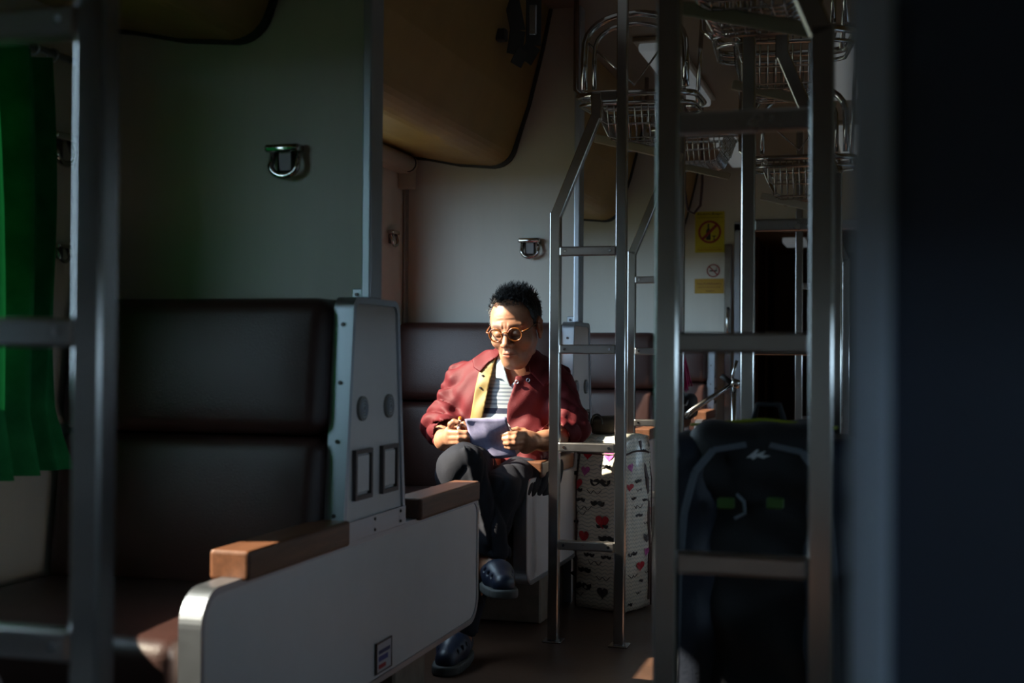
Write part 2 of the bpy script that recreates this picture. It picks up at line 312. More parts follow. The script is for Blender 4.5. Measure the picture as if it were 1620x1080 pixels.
# ------------------------------------------------------------------ berth ladders (local: straight aisle post at x=0, berth post at x=-LW)
LW, RS = 0.208, 0.3033
def make_ladder(label, loc, rz):
    root = thing('berth_ladder', label, 'ladder', loc, rz)
    obj('post', bar(B(), (0, 0, 0.004), (0, 0, ZC), 0.032, 0.03, 0.0025), M['steel'], root)
    bm = B(); bar(bm, (-LW, 0, 0.004), (-LW, 0, 1.335), 0.032, 0.03, 0.0025)
    bar(bm, (-LW, 0, 1.322), (-LW+0.128, 0, 1.632), 0.032, 0.03, 0.0025); bar(bm, (-LW+0.128, 0, 1.618), (-LW+0.128, 0, 1.70), 0.032, 0.03, 0.0025)
    obj('bent_post', bm, M['steel'], root)
    obj('top_bar', bar(B(), (-LW+0.11, 0, 1.69), (-0.015, 0, 1.69), 0.03, 0.026, 0.003, Vector((0, 0, 1))), M['steel'], root)
    for k in range(1, 5):
        z = RS*k; r = obj('rung', box(B(), -LW+0.015, -0.015, -0.016, 0.012, z-0.016, z+0.013, 0.004, 2), M['rung'], root)
        for x in (-LW+0.033, -0.033): obj('screw', disc(B(), (x, -0.0165, z-0.001), 0.0045, 'y', 0.004, 10), M['chrome'], r)
    for x in (0, -LW): obj('foot_plate', box(B(), x-0.03, x+0.03, -0.03, 0.03, 0, 0.006, 0.002, 1), M['steel'], root)
    return root
lad = make_ladder('steel berth ladder in front of the man and the patterned bag', (-0.778, 3.88, 0), 0)
dup(lad, (-0.737, 1.085, 0), 0, 'blurred steel ladder nearest the camera at left, before the green curtain')
dup(lad, (at(1000, 430, Y=5.4)[0]+LW, 5.4, 0), 0, 'steel ladder farther down the left, just behind the bag ladder')
dup(lad, (at(1056, 540, Y=1.775)[0], 1.775, 0), PI, 'blurred steel ladder on the right, in front of the backpack')
dup(lad, (at(1183, 540, Y=3.2)[0], 3.2, 0), PI, 'steel ladder on the right, behind the backpack')
dup(lad, (at(1264, 540, Y=6.0)[0], 6.0, 0), PI, 'thin distant steel ladder before the dark corridor doorway')
# ------------------------------------------------------------------ folded upper berths
def make_berth(label, side, y0, y1, straps):
    xw = XWL+0.004 if side > 0 else XWR-0.004; root = thing('upper_berth', label, 'berth', (xw, (y0+y1)/2, 1.6))
    prof = [(0.0, 1.632), (0.07, 1.622), (0.2, 1.595)] + [(0.33, 1.583)]
    for k in range(7):
        t = -PI/2 + (PI/2-0.28)*k/6; prof.append((0.335+0.085*math.cos(t), 1.583+0.085+0.085*math.sin(t)))
    prof += [(0.47, 1.80), (0.52, 2.0), (0.55, ZC-0.004), (0.0, ZC-0.004)]
    P = [(xw+side*p[0], p[1]) for p in prof]
    bm = prism(B(), P, 'y', y0+0.012, y1-0.012); obj('berth_shell', bm, M['berth'], root, world=True)
    for ya, yb in ((y0+0.002, y0+0.014), (y1-0.014, y1-0.002)):
        lo = [(xw+side*(p[0]+0.012*(p[0] > 0.01)), p[1]-0.010*(p[1] < 1.75)) for p in prof]
        obj('rubber_edge', prism(B(), lo[::1], 'y', ya, yb), M['rubber'], root, world=True)
    if straps:
        for ys in straps:
            p = (0.50, 0.53); bm = B()
            L = [(xw+side*0.53, ys, 2.10), (xw+side*0.56, ys, 1.96), (xw+side*0.548, ys, 1.88), (xw+side*0.575, ys+0.03, 1.865), (xw+side*0.60, ys+0.05, 1.92), (xw+side*0.60, ys+0.05, 2.14)]
            for a, b in zip(L[:-1], L[1:]): bar(bm, a, b, 0.055, 0.004, 0.0, Vector((0.75, 0.66, 0)))
            s = obj('strap', bm, M['rubber'], root, world=True)
            obj('strap_buckle', box(B(), xw+side*0.60-0.014, xw+side*0.60+0.014, ys+0.035, ys+0.040, 1.95, 2.05, 0.004, 2), M['alu'], s, world=True)
            obj('berth_latch', box(B(), xw+side*0.50, xw+side*0.535, ys-0.06, ys-0.025, 1.915, 1.955, 0.006, 2), M['rubber'], root, world=True)
    return root
LB = ['folded tan upper berth behind the camera on the left', 'folded tan upper berth over the green curtain, top left', 'tan folded upper berth above the man with dark hanging strap', 'tan folded upper berth beyond the man, rounded corner showing', 'farthest tan upper berth on the left by the end wall']
for k in range(5):
    y0 = -1.32+PITCHY*k+0.014; make_berth(LB[k], 1, y0, y0+PITCHY-0.028, (4.06,) if k == 2 else None)
LB2 = ['folded tan upper berth on the right behind the camera', 'folded upper berth on the right above the camera', 'folded upper berth on the right over the backpack', 'folded upper berth on the right, third bay along', 'farthest folded upper berth on the right side']
for k in range(5):
    y0 = -1.32+PITCHY*k+0.014; make_berth(LB2[k], -1, y0, y0+PITCHY-0.028, None)
# roller blind boxes over the left windows
for k, lb in ((2, 'beige roller blind box under the berth beside the man'), (3, 'beige roller blind box in the bay beyond the man')):
    yp = -1.32+PITCHY*k; root = thing('roller_blind', lb, 'blind', (XWL, yp+PITCHY/2, 1.5)); y0, y1 = yp+0.08, yp+PITCHY-0.10
    bm = B(); tube(bm, [(XWL+0.05, y0, 1.588), (XWL+0.05, y1, 1.588)], 0.030, 14); obj('blind_tube', bm, M['beige'], root, True, True)
    bm = B(); tube(bm, [(XWL+0.05, y1-0.03, 1.588), (XWL+0.05, y1-0.02, 1.588)], 0.032, 14); obj('blind_collar', bm, M['rubber'], root, True, True)
    obj('blind_rail', box(B(), XWL+0.002, XWL+0.05, y0, y1+0.04, 1.555, 1.575, 0.004, 1), M['beige'], root, world=True)
    for y in (y0, y1): obj('end_bracket', box(B(), XWL, XWL+0.06, y, y+0.035, 1.50, 1.60, 0.004, 1), M['beige'], root, world=True)
# ------------------------------------------------------------------ ceiling lamps
LL = {(-0.88, 2.15): 'long ceiling lamp over the aisle left, nearest one', (-0.88, 4.2): 'long ceiling lamp over the aisle left, middle one', (-0.88, 6.25): 'pale ceiling lamp glimpsed right of the first basket', (-0.88, 8.3): 'pale ceiling lamp at far end beside the lower basket tip',
      (-0.19, 2.15): 'long ceiling lamp over the aisle right, nearest one', (-0.19, 4.2): 'long ceiling lamp over the aisle right, middle one', (-0.19, 6.25): 'pale ceiling lamp at upper right behind the ladders', (-0.19, 8.3): 'farthest ceiling lamp on the right'}
for (x, ye), lb in LL.items():
    root = thing('ceiling_lamp', lb, 'lamp', (x, ye-0.6, ZC)); obj('lamp_tray', box(B(), x-0.085, x+0.085, ye-1.25, ye, ZC-0.02, ZC-0.001, 0.004, 1), M['beige'], root, world=True)
    t = bmesh.new(); box(t, x-0.068, x+0.068, ye-1.22, ye-0.02, ZC-0.055, ZC-0.015, 0.015, 3); obj('diffuser', t, M['diffuser'], root, True, True)
root = thing('corridor_lamp', 'small white lamp on the ceiling of the dark corridor', 'lamp', (-0.55, 9.6, ZC))
cl = at(1250, 384, Y=9.6)
obj('lamp_base', box(B(), cl[0]-0.06, cl[0]+0.12, 9.5, 9.9, cl[2]+0.03, cl[2]+0.06, 0.003, 1), M['beige'], root, world=True)
t = bmesh.new(); box(t, cl[0]-0.05, cl[0]+0.11, 9.51, 9.89, cl[2]-0.012, cl[2]+0.032, 0.012, 3); obj('diffuser', t, M['diffuser'], root, True, True)
struct('ceiling_corridor', box(B(), DX0, DX1, YEND+0.04, YEND+2.95, cl[2]+0.06, cl[2]+0.09), mat('corridor_ceiling', (0.30, 0.20, 0.10), 0.5))
# ------------------------------------------------------------------ wire luggage baskets (local, open arch at the near end)
def make_basket(label, loc, rz=0.0, s=1.0, arch=True):
    root = thing('luggage_basket', label, 'basket', loc, rz); W, D, Hh = 0.40*s, 0.46*s, 0.16*s
    rim = rpoly([(-W/2, -D/2), (W/2, -D/2), (W/2, D/2), (-W/2, D/2)], [0.09*s]*4, 5)
    bm = B(); tube(bm, [(p[0], p[1], Hh+0.04*s*(p[1]/D)) for p in rim], 0.011*s, 8, True); obj('rim', bm, M['chrome'], root, True)
    bm = B(); tube(bm, [(p[0]*0.97, p[1]*0.97, Hh-0.03*s+0.04*s*(p[1]/D)) for p in rim], 0.007*s, 6, True); obj('lower_rim', bm, M['chrome'], root, True)
    bm = B()
    def bowl(a, b):
        e = max(abs(a), abs(b)); return (a*W/2*(1-0.25*(1-e)**0), b*D/2, Hh*(max(0.0, e-0.55)/0.45)**1.6)
    NW = 13
    for i in range(NW):
        a = -0.92+1.84*i/(NW-1); tube(bm, [bowl(a, -0.97+1.94*j/12) for j in range(13)], 0.0026*s, 4)
        tube(bm, [bowl(-0.97+1.94*j/12, a) for j in range(13)], 0.0026*s, 4)
    o = obj('wire_mesh', bm, M['chrome'], root, True); o['kind'] = 'stuff'
    if arch:
        for off, r, nm in ((0.0, 0.012, 'arch'), (0.035, 0.008, 'inner_arch')):
            A = []
            for k in range(17):
                t = PI*k/16; A.append(((W/2-0.03*s-off)*math.cos(t)*(1.0), -D/2+0.02, Hh+0.10*s+(0.15*s-off)*math.sin(t)**0.6))
            A = [(A[0][0], A[0][1], Hh)] + A + [(A[-1][0], A[-1][1], Hh)]
            bm = B(); tube(bm, A, r*s, 8); obj(nm, bm, M['chrome'], root, True)
        bm = B(); tube(bm, [(-W/2+0.03, -D/2+0.02, Hh+0.17*s), (0, -D/2+0.02, Hh+0.01), (0.08*s, -D/2+0.02, Hh+0.12*s)], 0.004*s, 6); obj('brace', bm, M['chrome'], root, True)
    bm = B(); bar(bm, (-W/2+0.05, -0.1, Hh*0.1), (W/2-0.05, -0.1, -0.06), 0.03, 0.012); obj('support_plate', bm, M['beige'], root)
    bm = B(); tube(bm, [(-W/2+0.02, 0, Hh), (-W/2-0.04, 0.02, Hh+0.05), (-W/2-0.04, 0.02, ZC-loc[2]-0.002)], 0.010, 8); obj('hanger', bm, M['chrome'], root, True)
    bm = B(); tube(bm, [(W/2-0.02, 0.1, Hh), (W/2-0.0, 0.1, ZC-loc[2]-0.002)], 0.008, 8); obj('hanger', bm, M['chrome'], root, True)
    return root
make_basket('chrome wire luggage basket with upright arch, behind the bag ladder top', (-0.815, 4.42, 1.62), 0.05)
make_basket('chrome wire basket tipped low beside the far left ceiling lamp', (-0.80, 5.72, 1.73), 0.0, 1.0, False)
make_basket('dark wire basket high up between the two right ladder posts', (-0.27, 2.75, 1.60), 0.0, 1.05, False)
make_basket('wire basket with round ring above the second right ladder', (-0.30, 3.95, 1.68), 0.1)
make_basket('chrome wire basket right, over the corridor doorway', (-0.31, 5.1, 1.49), 0.0)
# ------------------------------------------------------------------ coat hooks
def make_hook(label, p, side='y', s=1.0):
    root = thing('coat_hook', label, 'hook', p)
    bm = B(); box(bm, -0.042*s, 0.042*s, -0.034*s, 0.0, 0.012*s, 0.030*s, 0.007*s, 3); obj('hook_bar', bm, M['chrome'], root, True)
    bm = B(); box(bm, -0.02*s, 0.016*s, -0.010*s, 0.0, -0.03*s, 0.02*s, 0.004*s, 2); obj('back_plate', bm, M['screw'], root)
    bm = B(); tube(bm, [(-0.028*s, -0.012*s, 0.014*s), (-0.029*s, -0.02*s, -0.012*s)] + [(0.003*s-0.032*s*math.cos(t), -0.024*s, -0.016*s-0.024*s*math.sin(t)) for t in [PI*k/10 for k in range(11)]] + [(0.034*s, -0.014*s, 0.014*s)], 0.0075*s, 8); obj('hook_loop', bm, M['chrome'], root, True)
    if side == 'x': root.rotation_euler = (0, 0, PI/2)
    return root
p = at(455, 252, Y=2.567); make_hook('chrome coat hook on the dark partition above the near seat', p)
p = at(840, 390, Y=4.517); make_hook('chrome coat hook on the pale wall right above the man', p)
p = at(617, 375, X=XWL); make_hook('small chrome hook on the window wall beside the metal trim', p, 'x', 0.8)
p = at(93, 398, X=XWL); make_hook('small chrome hook low on the wall beside the green curtain', p, 'x', 0.55)
p = at(88, 232, X=XWL); make_hook('dark chrome hook high on the wall beside the green curtain', p, 'x', 0.95)
# ------------------------------------------------------------------ green curtain
root = thing('window_curtain', 'green pleated curtain gathered at the left window', 'curtain', (XWL+0.07, 2.1, 0.66))
curt = root
v, f = [], []; NU, NV = 90, 40
for j in range(NV+1):
    t = j/NV; z = 1.50-0.85*t
    for i in range(NU+1):
        u = i/NU; yl = 1.84+0.03*t; yr = 2.29+0.012*math.sin(t*5)+0.02*t+0.045*max(0, t-0.86)/0.14; ph = 26*u+0.8*math.sin(3*t+4*u)+0.6*t
        amp = 0.026+0.004*t; x = XWL+0.058+amp*(math.sin(ph)+0.4*math.sin(2.3*ph+1.0))+0.03*max(0, t-0.85)
        v.append((x, yl+(yr-yl)*u+0.008*math.cos(ph*1.3), z-0.03*math.sin(2.2*u+0.4)*max(0, t-0.8)*2))
for j in range(NV):
    for i in range(NU): a = j*(NU+1)+i; f.append((a, a+1, a+NU+2, a+NU+1))
pymesh('curtain_cloth', v, f, M['curtain'], root)
v2 = [(p[0], 0.93+(p[1]-1.84)*1.47, p[2]) for p in v]
root2 = thing('window_curtain', 'green curtain drawn across the near end of the left window', 'curtain', (XWL+0.07, 1.2, 0.66)); pymesh('curtain_cloth', v2, f, M['curtain'], root2)  # added curtain out of view, narrows the window to dim the near bay
for yc_, lb in ((BAYS[0], 'beige blind half raised over the rear left window'), (BAYS[1], 'beige blind closed over the left window behind the camera')):  # added blinds out of view, holding back light from behind the camera
    up_ = 0.40 if yc_ == BAYS[0] else 0.0; r3 = thing('window_blind', lb, 'blind', (XWL+0.03, yc_, 0.8)); obj('blind_sheet', box(B(), XWL+0.029, XWL+0.032, yc_-0.65, yc_+0.59, WZ0-0.03+up_, 1.575), M['beige'], r3, world=True)
    bb_ = B(); tube(bb_, [(XWL+0.04, yc_-0.66, 1.585), (XWL+0.04, yc_+0.62, 1.585)], 0.028, 10); obj('blind_tube', bb_, M['beige'], r3, True, True); obj('pull_bar', box(B(), XWL+0.022, XWL+0.038, yc_-0.65, yc_+0.59, WZ0-0.05+up_, WZ0-0.028+up_, 0.004, 1), M['alu'], r3, world=True)
bm = B(); tube(bm, [(XWL+0.05, 0.75, 1.515), (XWL+0.05, 2.45, 1.515)], 0.008, 8); obj('curtain_rod', bm, M['alu'], root, True, True)
for i in range(8):
    y = 1.88+0.062*i; bm = B(); tube(bm, [(XWL+0.05+0.013*math.cos(k*PI/5), y, 1.512+0.013*math.sin(k*PI/5)) for k in range(10)], 0.0025, 5, True); obj('curtain_ring', bm, M['alu'], root, True, True)

# added blinds, out of view, cutting the fill from the right windows
for k, yc in enumerate(BAYS):
    lb = ['lowered beige blind on the right behind the camera, rear bay', 'lowered beige blind on the right beside the camera', 'lowered beige blind on the right by the near ladder', 'lowered beige blind on the right beside the backpack', 'lowered beige blind on the right, third bay along', 'lowered beige blind on the right at the far end'][k]
    root = thing('window_blind', lb, 'blind', (XWR-0.03, yc, 1.0)); zb = WZ0+(0.36, 0.12, 0.13, 0.115, 0.10, 0.10)[k]
    bm = B(); tube(bm, [(XWR-0.04, yc-0.66, 1.53), (XWR-0.04, yc+0.62, 1.53)], 0.03, 10); obj('blind_tube', bm, M['beige'], root, True, True)
    obj('blind_sheet', box(B(), XWR-0.032, XWR-0.029, yc-0.65, yc+0.59, zb, 1.53), M['beige'], root, world=True)
    obj('pull_bar', box(B(), XWR-0.038, XWR-0.022, yc-0.65, yc+0.59, zb-0.02, zb+0.005, 0.004, 1), M['alu'], root, world=True)
# ------------------------------------------------------------------ implicit surfaces (smooth unions meshed with surface nets)
def smin(a, b, k):
    h = np.clip(0.5+0.5*(b-a)/k, 0, 1); return b*(1-h)+a*h-k*h*(1-h)
def smax(a, b, k): return -smin(-a, -b, k)
def cap(P, a, b, ra, rb=None):
    rb = ra if rb is None else rb; a = np.asarray(a, np.float32); b = np.asarray(b, np.float32); d = b-a
    t = np.clip(((P[0]-a[0])*d[0]+(P[1]-a[1])*d[1]+(P[2]-a[2])*d[2])/max(1e-9, float(d@d)), 0, 1)
    return np.sqrt((P[0]-a[0]-t*d[0])**2+(P[1]-a[1]-t*d[1])**2+(P[2]-a[2]-t*d[2])**2)-(ra+(rb-ra)*t)
def ell(P, c, r):
    q = [(P[i]-c[i])/r[i] for i in range(3)]; k0 = np.sqrt(q[0]**2+q[1]**2+q[2]**2); k1 = np.sqrt(sum((q[i]/r[i])**2 for i in range(3)))
    return k0*(k0-1)/np.maximum(k1, 1e-6)
def rbox(P, c, h, r):
    q = [np.abs(P[i]-c[i])-(h[i]-r) for i in range(3)]
    return np.sqrt(sum(np.maximum(a, 0)**2 for a in q))+np.minimum(np.maximum(np.maximum(q[0], q[1]), q[2]), 0)-r
def chain(P, pts, rr, k=0.006):
    d = None
    for i in range(len(pts)-1):
        c = cap(P, pts[i], pts[i+1], rr[i], rr[i+1]); d = c if d is None else smin(d, c, k)
    return d
def grid(lo, hi, h):
    ax = [np.arange(lo[i], hi[i]+h, h, dtype=np.float32) for i in range(3)]
    return np.meshgrid(*ax, indexing='ij')
def nets(fn, lo, hi, h):
    P = grid(lo, hi, h); V = fn(P).astype(np.float32); S = V < 0; nx, ny, nz = V.shape
    c = lambda A, i, j, k: A[i:nx-1+i, j:ny-1+j, k:nz-1+k]
    cnt = sum(c(S, i, j, k).astype(np.int8) for i in (0, 1) for j in (0, 1) for k in (0, 1)); act = (cnt > 0) & (cnt < 8)
    idx = np.argwhere(act); I, J, K = idx.T; acc = np.zeros((len(idx), 3)); n = np.zeros(len(idx)); crn = [(i, j, k) for i in (0, 1) for j in (0, 1) for k in (0, 1)]
    for a in crn:
        for ax in range(3):
            if a[ax]: continue
            b = list(a); b[ax] = 1; va = V[I+a[0], J+a[1], K+a[2]]; vb = V[I+b[0], J+b[1], K+b[2]]; m = (va < 0) != (vb < 0)
            t = np.where(m, va/np.where(m, va-vb, 1), 0); p = np.array(a, float)[None, :].repeat(len(idx), 0); p[:, ax] += t
            acc[m] += p[m]; n[m] += 1
    verts = np.array(lo)+(idx+acc/n[:, None])*h
    vid = -np.ones(act.shape, np.int64); vid[I, J, K] = np.arange(len(idx)); F = []
    for ax in range(3):
        o1, o2 = (ax+1) % 3, (ax+2) % 3; sl0 = [slice(1, -1)]*3; sl0[ax] = slice(0, -1); A = S[tuple(sl0)]; sl1 = list(sl0); sl1[ax] = slice(1, None); C = S[tuple(sl1)]
        for flip, mm in ((False, A & ~C), (True, ~A & C)):
            q = np.argwhere(mm)
            if not len(q): continue
            off = np.ones(3, int); off[ax] = 0; q = q+off; e1 = np.eye(3, dtype=int)[o1]; e2 = np.eye(3, dtype=int)[o2]
            f = np.stack([vid[tuple((q-e1-e2).T)], vid[tuple((q-e2).T)], vid[tuple(q.T)], vid[tuple((q-e1).T)]], 1)
            F.append(f[:, ::-1] if flip else f)
    F = np.concatenate(F); F = F[(F >= 0).all(1)]
    return verts, F
def npmesh(name, v, f, mats, parent=None, smooth=True, world=True):
    me = bpy.data.meshes.new(name); me.vertices.add(len(v)); me.vertices.foreach_set('co', np.asarray(v, np.float32).ravel())
    me.loops.add(4*len(f)); me.loops.foreach_set('vertex_index', np.asarray(f, np.int32).ravel()); me.polygons.add(len(f)); me.polygons.foreach_set('loop_start', np.arange(0, 4*len(f), 4, dtype=np.int32))
    me.update(calc_edges=True); me.validate()
    return finish(name, me, mats, parent, smooth, world)
def wav(P, fx, fy, fz, ph, warp=0.6):
    return np.sin(P[0]*fx+P[1]*fy+P[2]*fz+ph+warp*np.sin(P[0]*23+P[2]*17+ph*2)+warp*np.sin(P[1]*19-P[2]*13+ph))
# ------------------------------------------------------------------ patterned shopping bag on the floor by the seat
def chevron_mat():
    m = bpy.data.materials.new('chevron_bag_plastic'); m.use_nodes = True; nt = m.node_tree; b = nt.nodes['Principled BSDF']; N = nt.nodes.new; L = nt.links.new
    tc = N('ShaderNodeTexCoord'); sp = N('ShaderNodeSeparateXYZ'); L(tc.outputs['Object'], sp.inputs[0])
    def math_(op, a, v=None, b2=None):
        n = N('ShaderNodeMath'); n.operation = op
        if isinstance(a, (int, float)): n.inputs[0].default_value = a
        else: L(a, n.inputs[0])
        if v is not None: n.inputs[1].default_value = v
        if b2 is not None: L(b2, n.inputs[1])
        return n.outputs[0]
    h = math_('ADD', sp.outputs[0], None, sp.outputs[1]); tri = math_('PINGPONG', math_('MULTIPLY', h, 55.0), 0.5); zz = math_('MULTIPLY', sp.outputs[2], 75.0)
    fr = math_('FRACT', math_('ADD', zz, None, tri)); st = math_('LESS_THAN', fr, 0.28)
    mx = N('ShaderNodeMix'); mx.data_type = 'RGBA'; L(st, mx.inputs[0]); mx.inputs[6].default_value = (0.80, 0.77, 0.66, 1); mx.inputs[7].default_value = (0.52, 0.53, 0.47, 1)
    L(mx.outputs[2], b.inputs['Base Color']); b.inputs['Roughness'].default_value = 0.33; b.inputs['Coat Weight'].default_value = 0.25; return m
BX0, BX1, BY0, BY1, BZ = -1.058, -0.858, 4.365, 4.545, 0.605
BROT = math.radians(-20)
def brot(p):
    dx, dy = p[0]-BX1, p[1]-BY0; c_, s_ = math.cos(BROT), math.sin(BROT); return (BX1+dx*c_-dy*s_, BY0+dx*s_+dy*c_, p[2])
bagc = np.array(brot(((BX0+BX1)/2, (BY0+BY1)/2, 0))[:2])
def bag_side(side, u, z):               # u along the face, bulging plastic sheet
    b = 0.016*math.sin(PI*min(1, max(0, z/BZ)))*math.sin(PI*min(1, max(0, u)))
    b += 0.003*math.sin(31*u+17*z)+0.003*math.sin(13*z*3-9*u)
    top = 0.03*max(0, (z-0.45)/0.155)
    if side == 'f': return brot((BX0+(BX1-BX0)*u, BY0-b*0.7+top*0.5, z))
    if side == 'r': return brot((BX1+b-top*0.5, BY0+(BY1-BY0)*u, z+0.012*math.sin(PI*u)*(z/BZ)))
    if side == 'b': return brot((BX1+(BX0-BX1)*u, BY1+b*0.7-top*0.5, z))
    return brot((BX0+top*0.5, BY1+(BY0-BY1)*u, z))
root = thing('shopping_bag', 'large cream zip bag printed with red hearts and black moustaches on the floor', 'bag', (bagc[0], bagc[1], 0))
v, f = [], []; NZ = 26; NU = 14; ringn = 4*NU
for j in range(NZ+1):
    z = 0.004+(BZ-0.004)*j/NZ
    for sd in 'frbl':
        for i in range(NU): v.append(bag_side(sd, i/NU, z))
for j in range(NZ):
    for i in range(ringn): a = j*ringn+i; b = j*ringn+(i+1) % ringn; f.append((a, b, b+ringn, a+ringn))
f.append(tuple(range(ringn))[::-1]); nb = len(v); v.append((bagc[0], bagc[1], BZ+0.012)); top = NZ*ringn
for i in range(ringn): f.append((top+i, top+(i+1) % ringn, nb))
bagm = chevron_mat(); pymesh('bag_body', v, f, bagm, root)
mb = mat('bag_piping', (0.06, 0.025, 0.02), 0.5)
for cx, cy in ((BX0, BY0), (BX1, BY0), (BX1, BY1), (BX0, BY1)):
    sx = 1 if cx == BX0 else -1; sy = 1 if cy == BY0 else -1
    bm = B(); tube(bm, [brot((cx+sx*0.015*max(0, (z-0.45)/0.155), cy+sy*0.015*max(0, (z-0.45)/0.155), z)) for z in (0.006, 0.2, 0.45, 0.53, 0.60)], 0.0035, 6); obj('edge_piping', bm, mb, root, True, True)
bm = B(); tube(bm, [Vector(bag_side('f', u/10, 0.545))+Vector((math.sin(BROT), -math.cos(BROT), 0))*0.003 for u in range(11)], 0.0035, 5); obj('zip_seam', bm, mb, root, True, True); bm = B(); tube(bm, [Vector(bag_side('r', u/10, 0.545))+Vector((math.cos(BROT), math.sin(BROT), 0))*0.003 for u in range(11)], 0.0035, 5); obj('zip_seam', bm, mb, root, True, True)
for sd, off in (('r', Vector((0.004, 0, 0))), ('l', Vector((-0.004, 0, 0)))):
    P0 = [(0.36, 0.03), (0.33, 0.25), (0.26, 0.45), (0.16, 0.58)]
    for ss in (1,):
        bm = B()
        L = [Vector(bag_side(sd, 0.5+ss*(p[0]), p[1]))+off for p in P0]
        for a, b in zip(L[:-1], L[1:]): bar(bm, a, b, 0.014, 0.003, 0, Vector((0.34, 0.94, 0)))
        obj('carry_strap', bm, mb, root, world=True)
BN = {'f': Vector((math.sin(BROT), -math.cos(BROT), 0)), 'r': Vector((math.cos(BROT), math.sin(BROT), 0))}
def heart(n=20):
    return [(0.5*(math.sin(t)**3), (13*math.cos(t)-5*math.cos(2*t)-2*math.cos(3*t)-math.cos(4*t))/32) for t in [2*PI*k/n for k in range(n)]]
def stache():
    up = [(0, 0.10), (0.10, 0.17), (0.22, 0.14), (0.36, 0.03), (0.47, 0.04), (0.5, 0.14)]; lo = [(0.5, 0.0), (0.40, -0.13), (0.25, -0.16), (0.10, -0.09), (0, -0.02)]
    r = up+lo; return [(-x, y) for x, y in r[:0:-1]][1:]+r if False else r+[(-x, y) for x, y in r[::-1][1:-1]]
def decal(nm, shape, side, u, z, wd):
    bm = B()
    L = BX1-BX0 if side == 'f' else BY1-BY0; off = BN[side]*0.0025; vs_ = []
    for x, y in shape:
        uu = u+x*wd/L
        vs_.append(bm.verts.new(Vector(bag_side(side, min(0.985, max(0.015, uu)), min(0.6, max(0.01, z+y*wd))))+off))
    c = bm.verts.new(Vector(bag_side(side, u, z))+off); n = len(vs_)
    for i in range(n): bm.faces.new((vs_[i], vs_[(i+1) % n], c))
    obj(nm, bm, PM[nm], root, world=True)
def curl(nm, side, u, z, wd):
    bm = B()
    L = BX1-BX0 if side == 'f' else BY1-BY0; off = BN[side]*0.002; pts = []
    for k in range(17):
        x = -0.5+k/16; y = 0.10*math.cos(4*PI*x)*(1 if abs(x) < 0.37 else 1)+0.05*abs(x)
        pts.append(Vector(bag_side(side, min(0.98, max(0.02, u+x*wd/L)), z+y*wd))+off)
    tube(bm, pts, 0.0012, 4); obj(nm, bm, PM[nm], root, world=True)
def bplane(px, py, side):
    d = Vector(_fw+_rt*(px-810)/FPX-_up*(py-540)/FPX); o = Vector((0, 0, CAMZ)); n = BN[side]; q = o+d*((Vector((BX1, BY0, 0))-o).dot(n)/d.dot(n)); c_, s_ = math.cos(-BROT), math.sin(-BROT); dx, dy = q.x-BX1, q.y-BY0
    return BX1+dx*c_-dy*s_, BY0+dx*s_+dy*c_, q.z
def bf(px, py): p = bplane(px, py, 'f'); return ((p[0]-BX0)/(BX1-BX0), p[2])
def br(px, py): p = bplane(px, py, 'r'); return ((p[1]-BY0)/(BY1-BY0), p[2])
hr, hp, hd, mo, cu = 'red_heart_print', 'pink_heart_print', 'grey_heart_print', 'moustache_print', 'curl_print'; mk = mat('print_black', (0.02, 0.018, 0.02), 0.4)
PM = {hr: mat('print_red', (0.55, 0.012, 0.03), 0.35), hp: mat('print_pink', (0.52, 0.10, 0.36), 0.35), hd: mat('print_grey', (0.07, 0.06, 0.065), 0.4), mo: mk, cu: mk}
for x, y, wpx in ((914, 764, 19), (956, 824, 23), (926, 847, 21), (929, 718, 17)): decal(hr, heart(), 'f', *bf(x, y), wpx*1.05/460)
for x, y, wpx in ((926, 744, 17), (963, 721, 18)): decal(hp, heart(), 'f', *bf(x, y), wpx*1.05/460)
for x, y, wpx in ((907, 883, 17), (954, 937, 20), (901, 905, 15)): decal(hd, heart(), 'f', *bf(x, y), wpx*1.05/460)
for x, y, wpx in ((898, 747, 22), (951, 763, 35), (920, 790, 19), (948, 796, 27), (906, 824, 24), (963, 852, 30), (926, 901, 26), (922, 926, 34), (934, 877, 20), (962, 881, 18), (914, 774, 20), (956, 832, 20), (958, 738, 20)): decal(mo, stache(), 'f', *bf(x, y), wpx*1.05/460)
for x, y, wpx in ((942, 778, 26), (926, 803, 28), (917, 811, 26), (943, 890, 28), (955, 915, 24), (913, 938, 26), (900, 778, 12), (905, 728, 14)): curl(cu, 'f', *bf(x, y), wpx*1.05/460)
for x, y, wpx in ((1007, 896, 15), (1026, 808, 12), (994, 772, 10)): decal(hr, heart(), 'r', *br(x, y), wpx*1.35/460)
for x, y, wpx in ((1016, 873, 12), (998, 742, 12), (1029, 792, 10)): decal(hp, heart(), 'r', *br(x, y), wpx*1.35/460)
for x, y, wpx in ((1017, 851, 12),): decal(hd, heart(), 'r', *br(x, y), wpx*1.35/460)
for x, y, wpx in ((999, 790, 11), (1015, 793, 11), (1004, 817, 12), (997, 877, 16), (1010, 919, 11), (995, 957, 13), (1020, 716, 10), (1005, 764, 14), (1022, 758, 10), (1024, 890, 10)): decal(mo, stache(), 'r', *br(x, y), wpx*1.35/460)
for x, y, wpx in ((1006, 778, 12), (1004, 804, 16), (1017, 829, 12), (998, 912, 14), (1008, 938, 12), (1021, 905, 8)): curl(cu, 'r', *br(x, y), wpx*1.35/460)
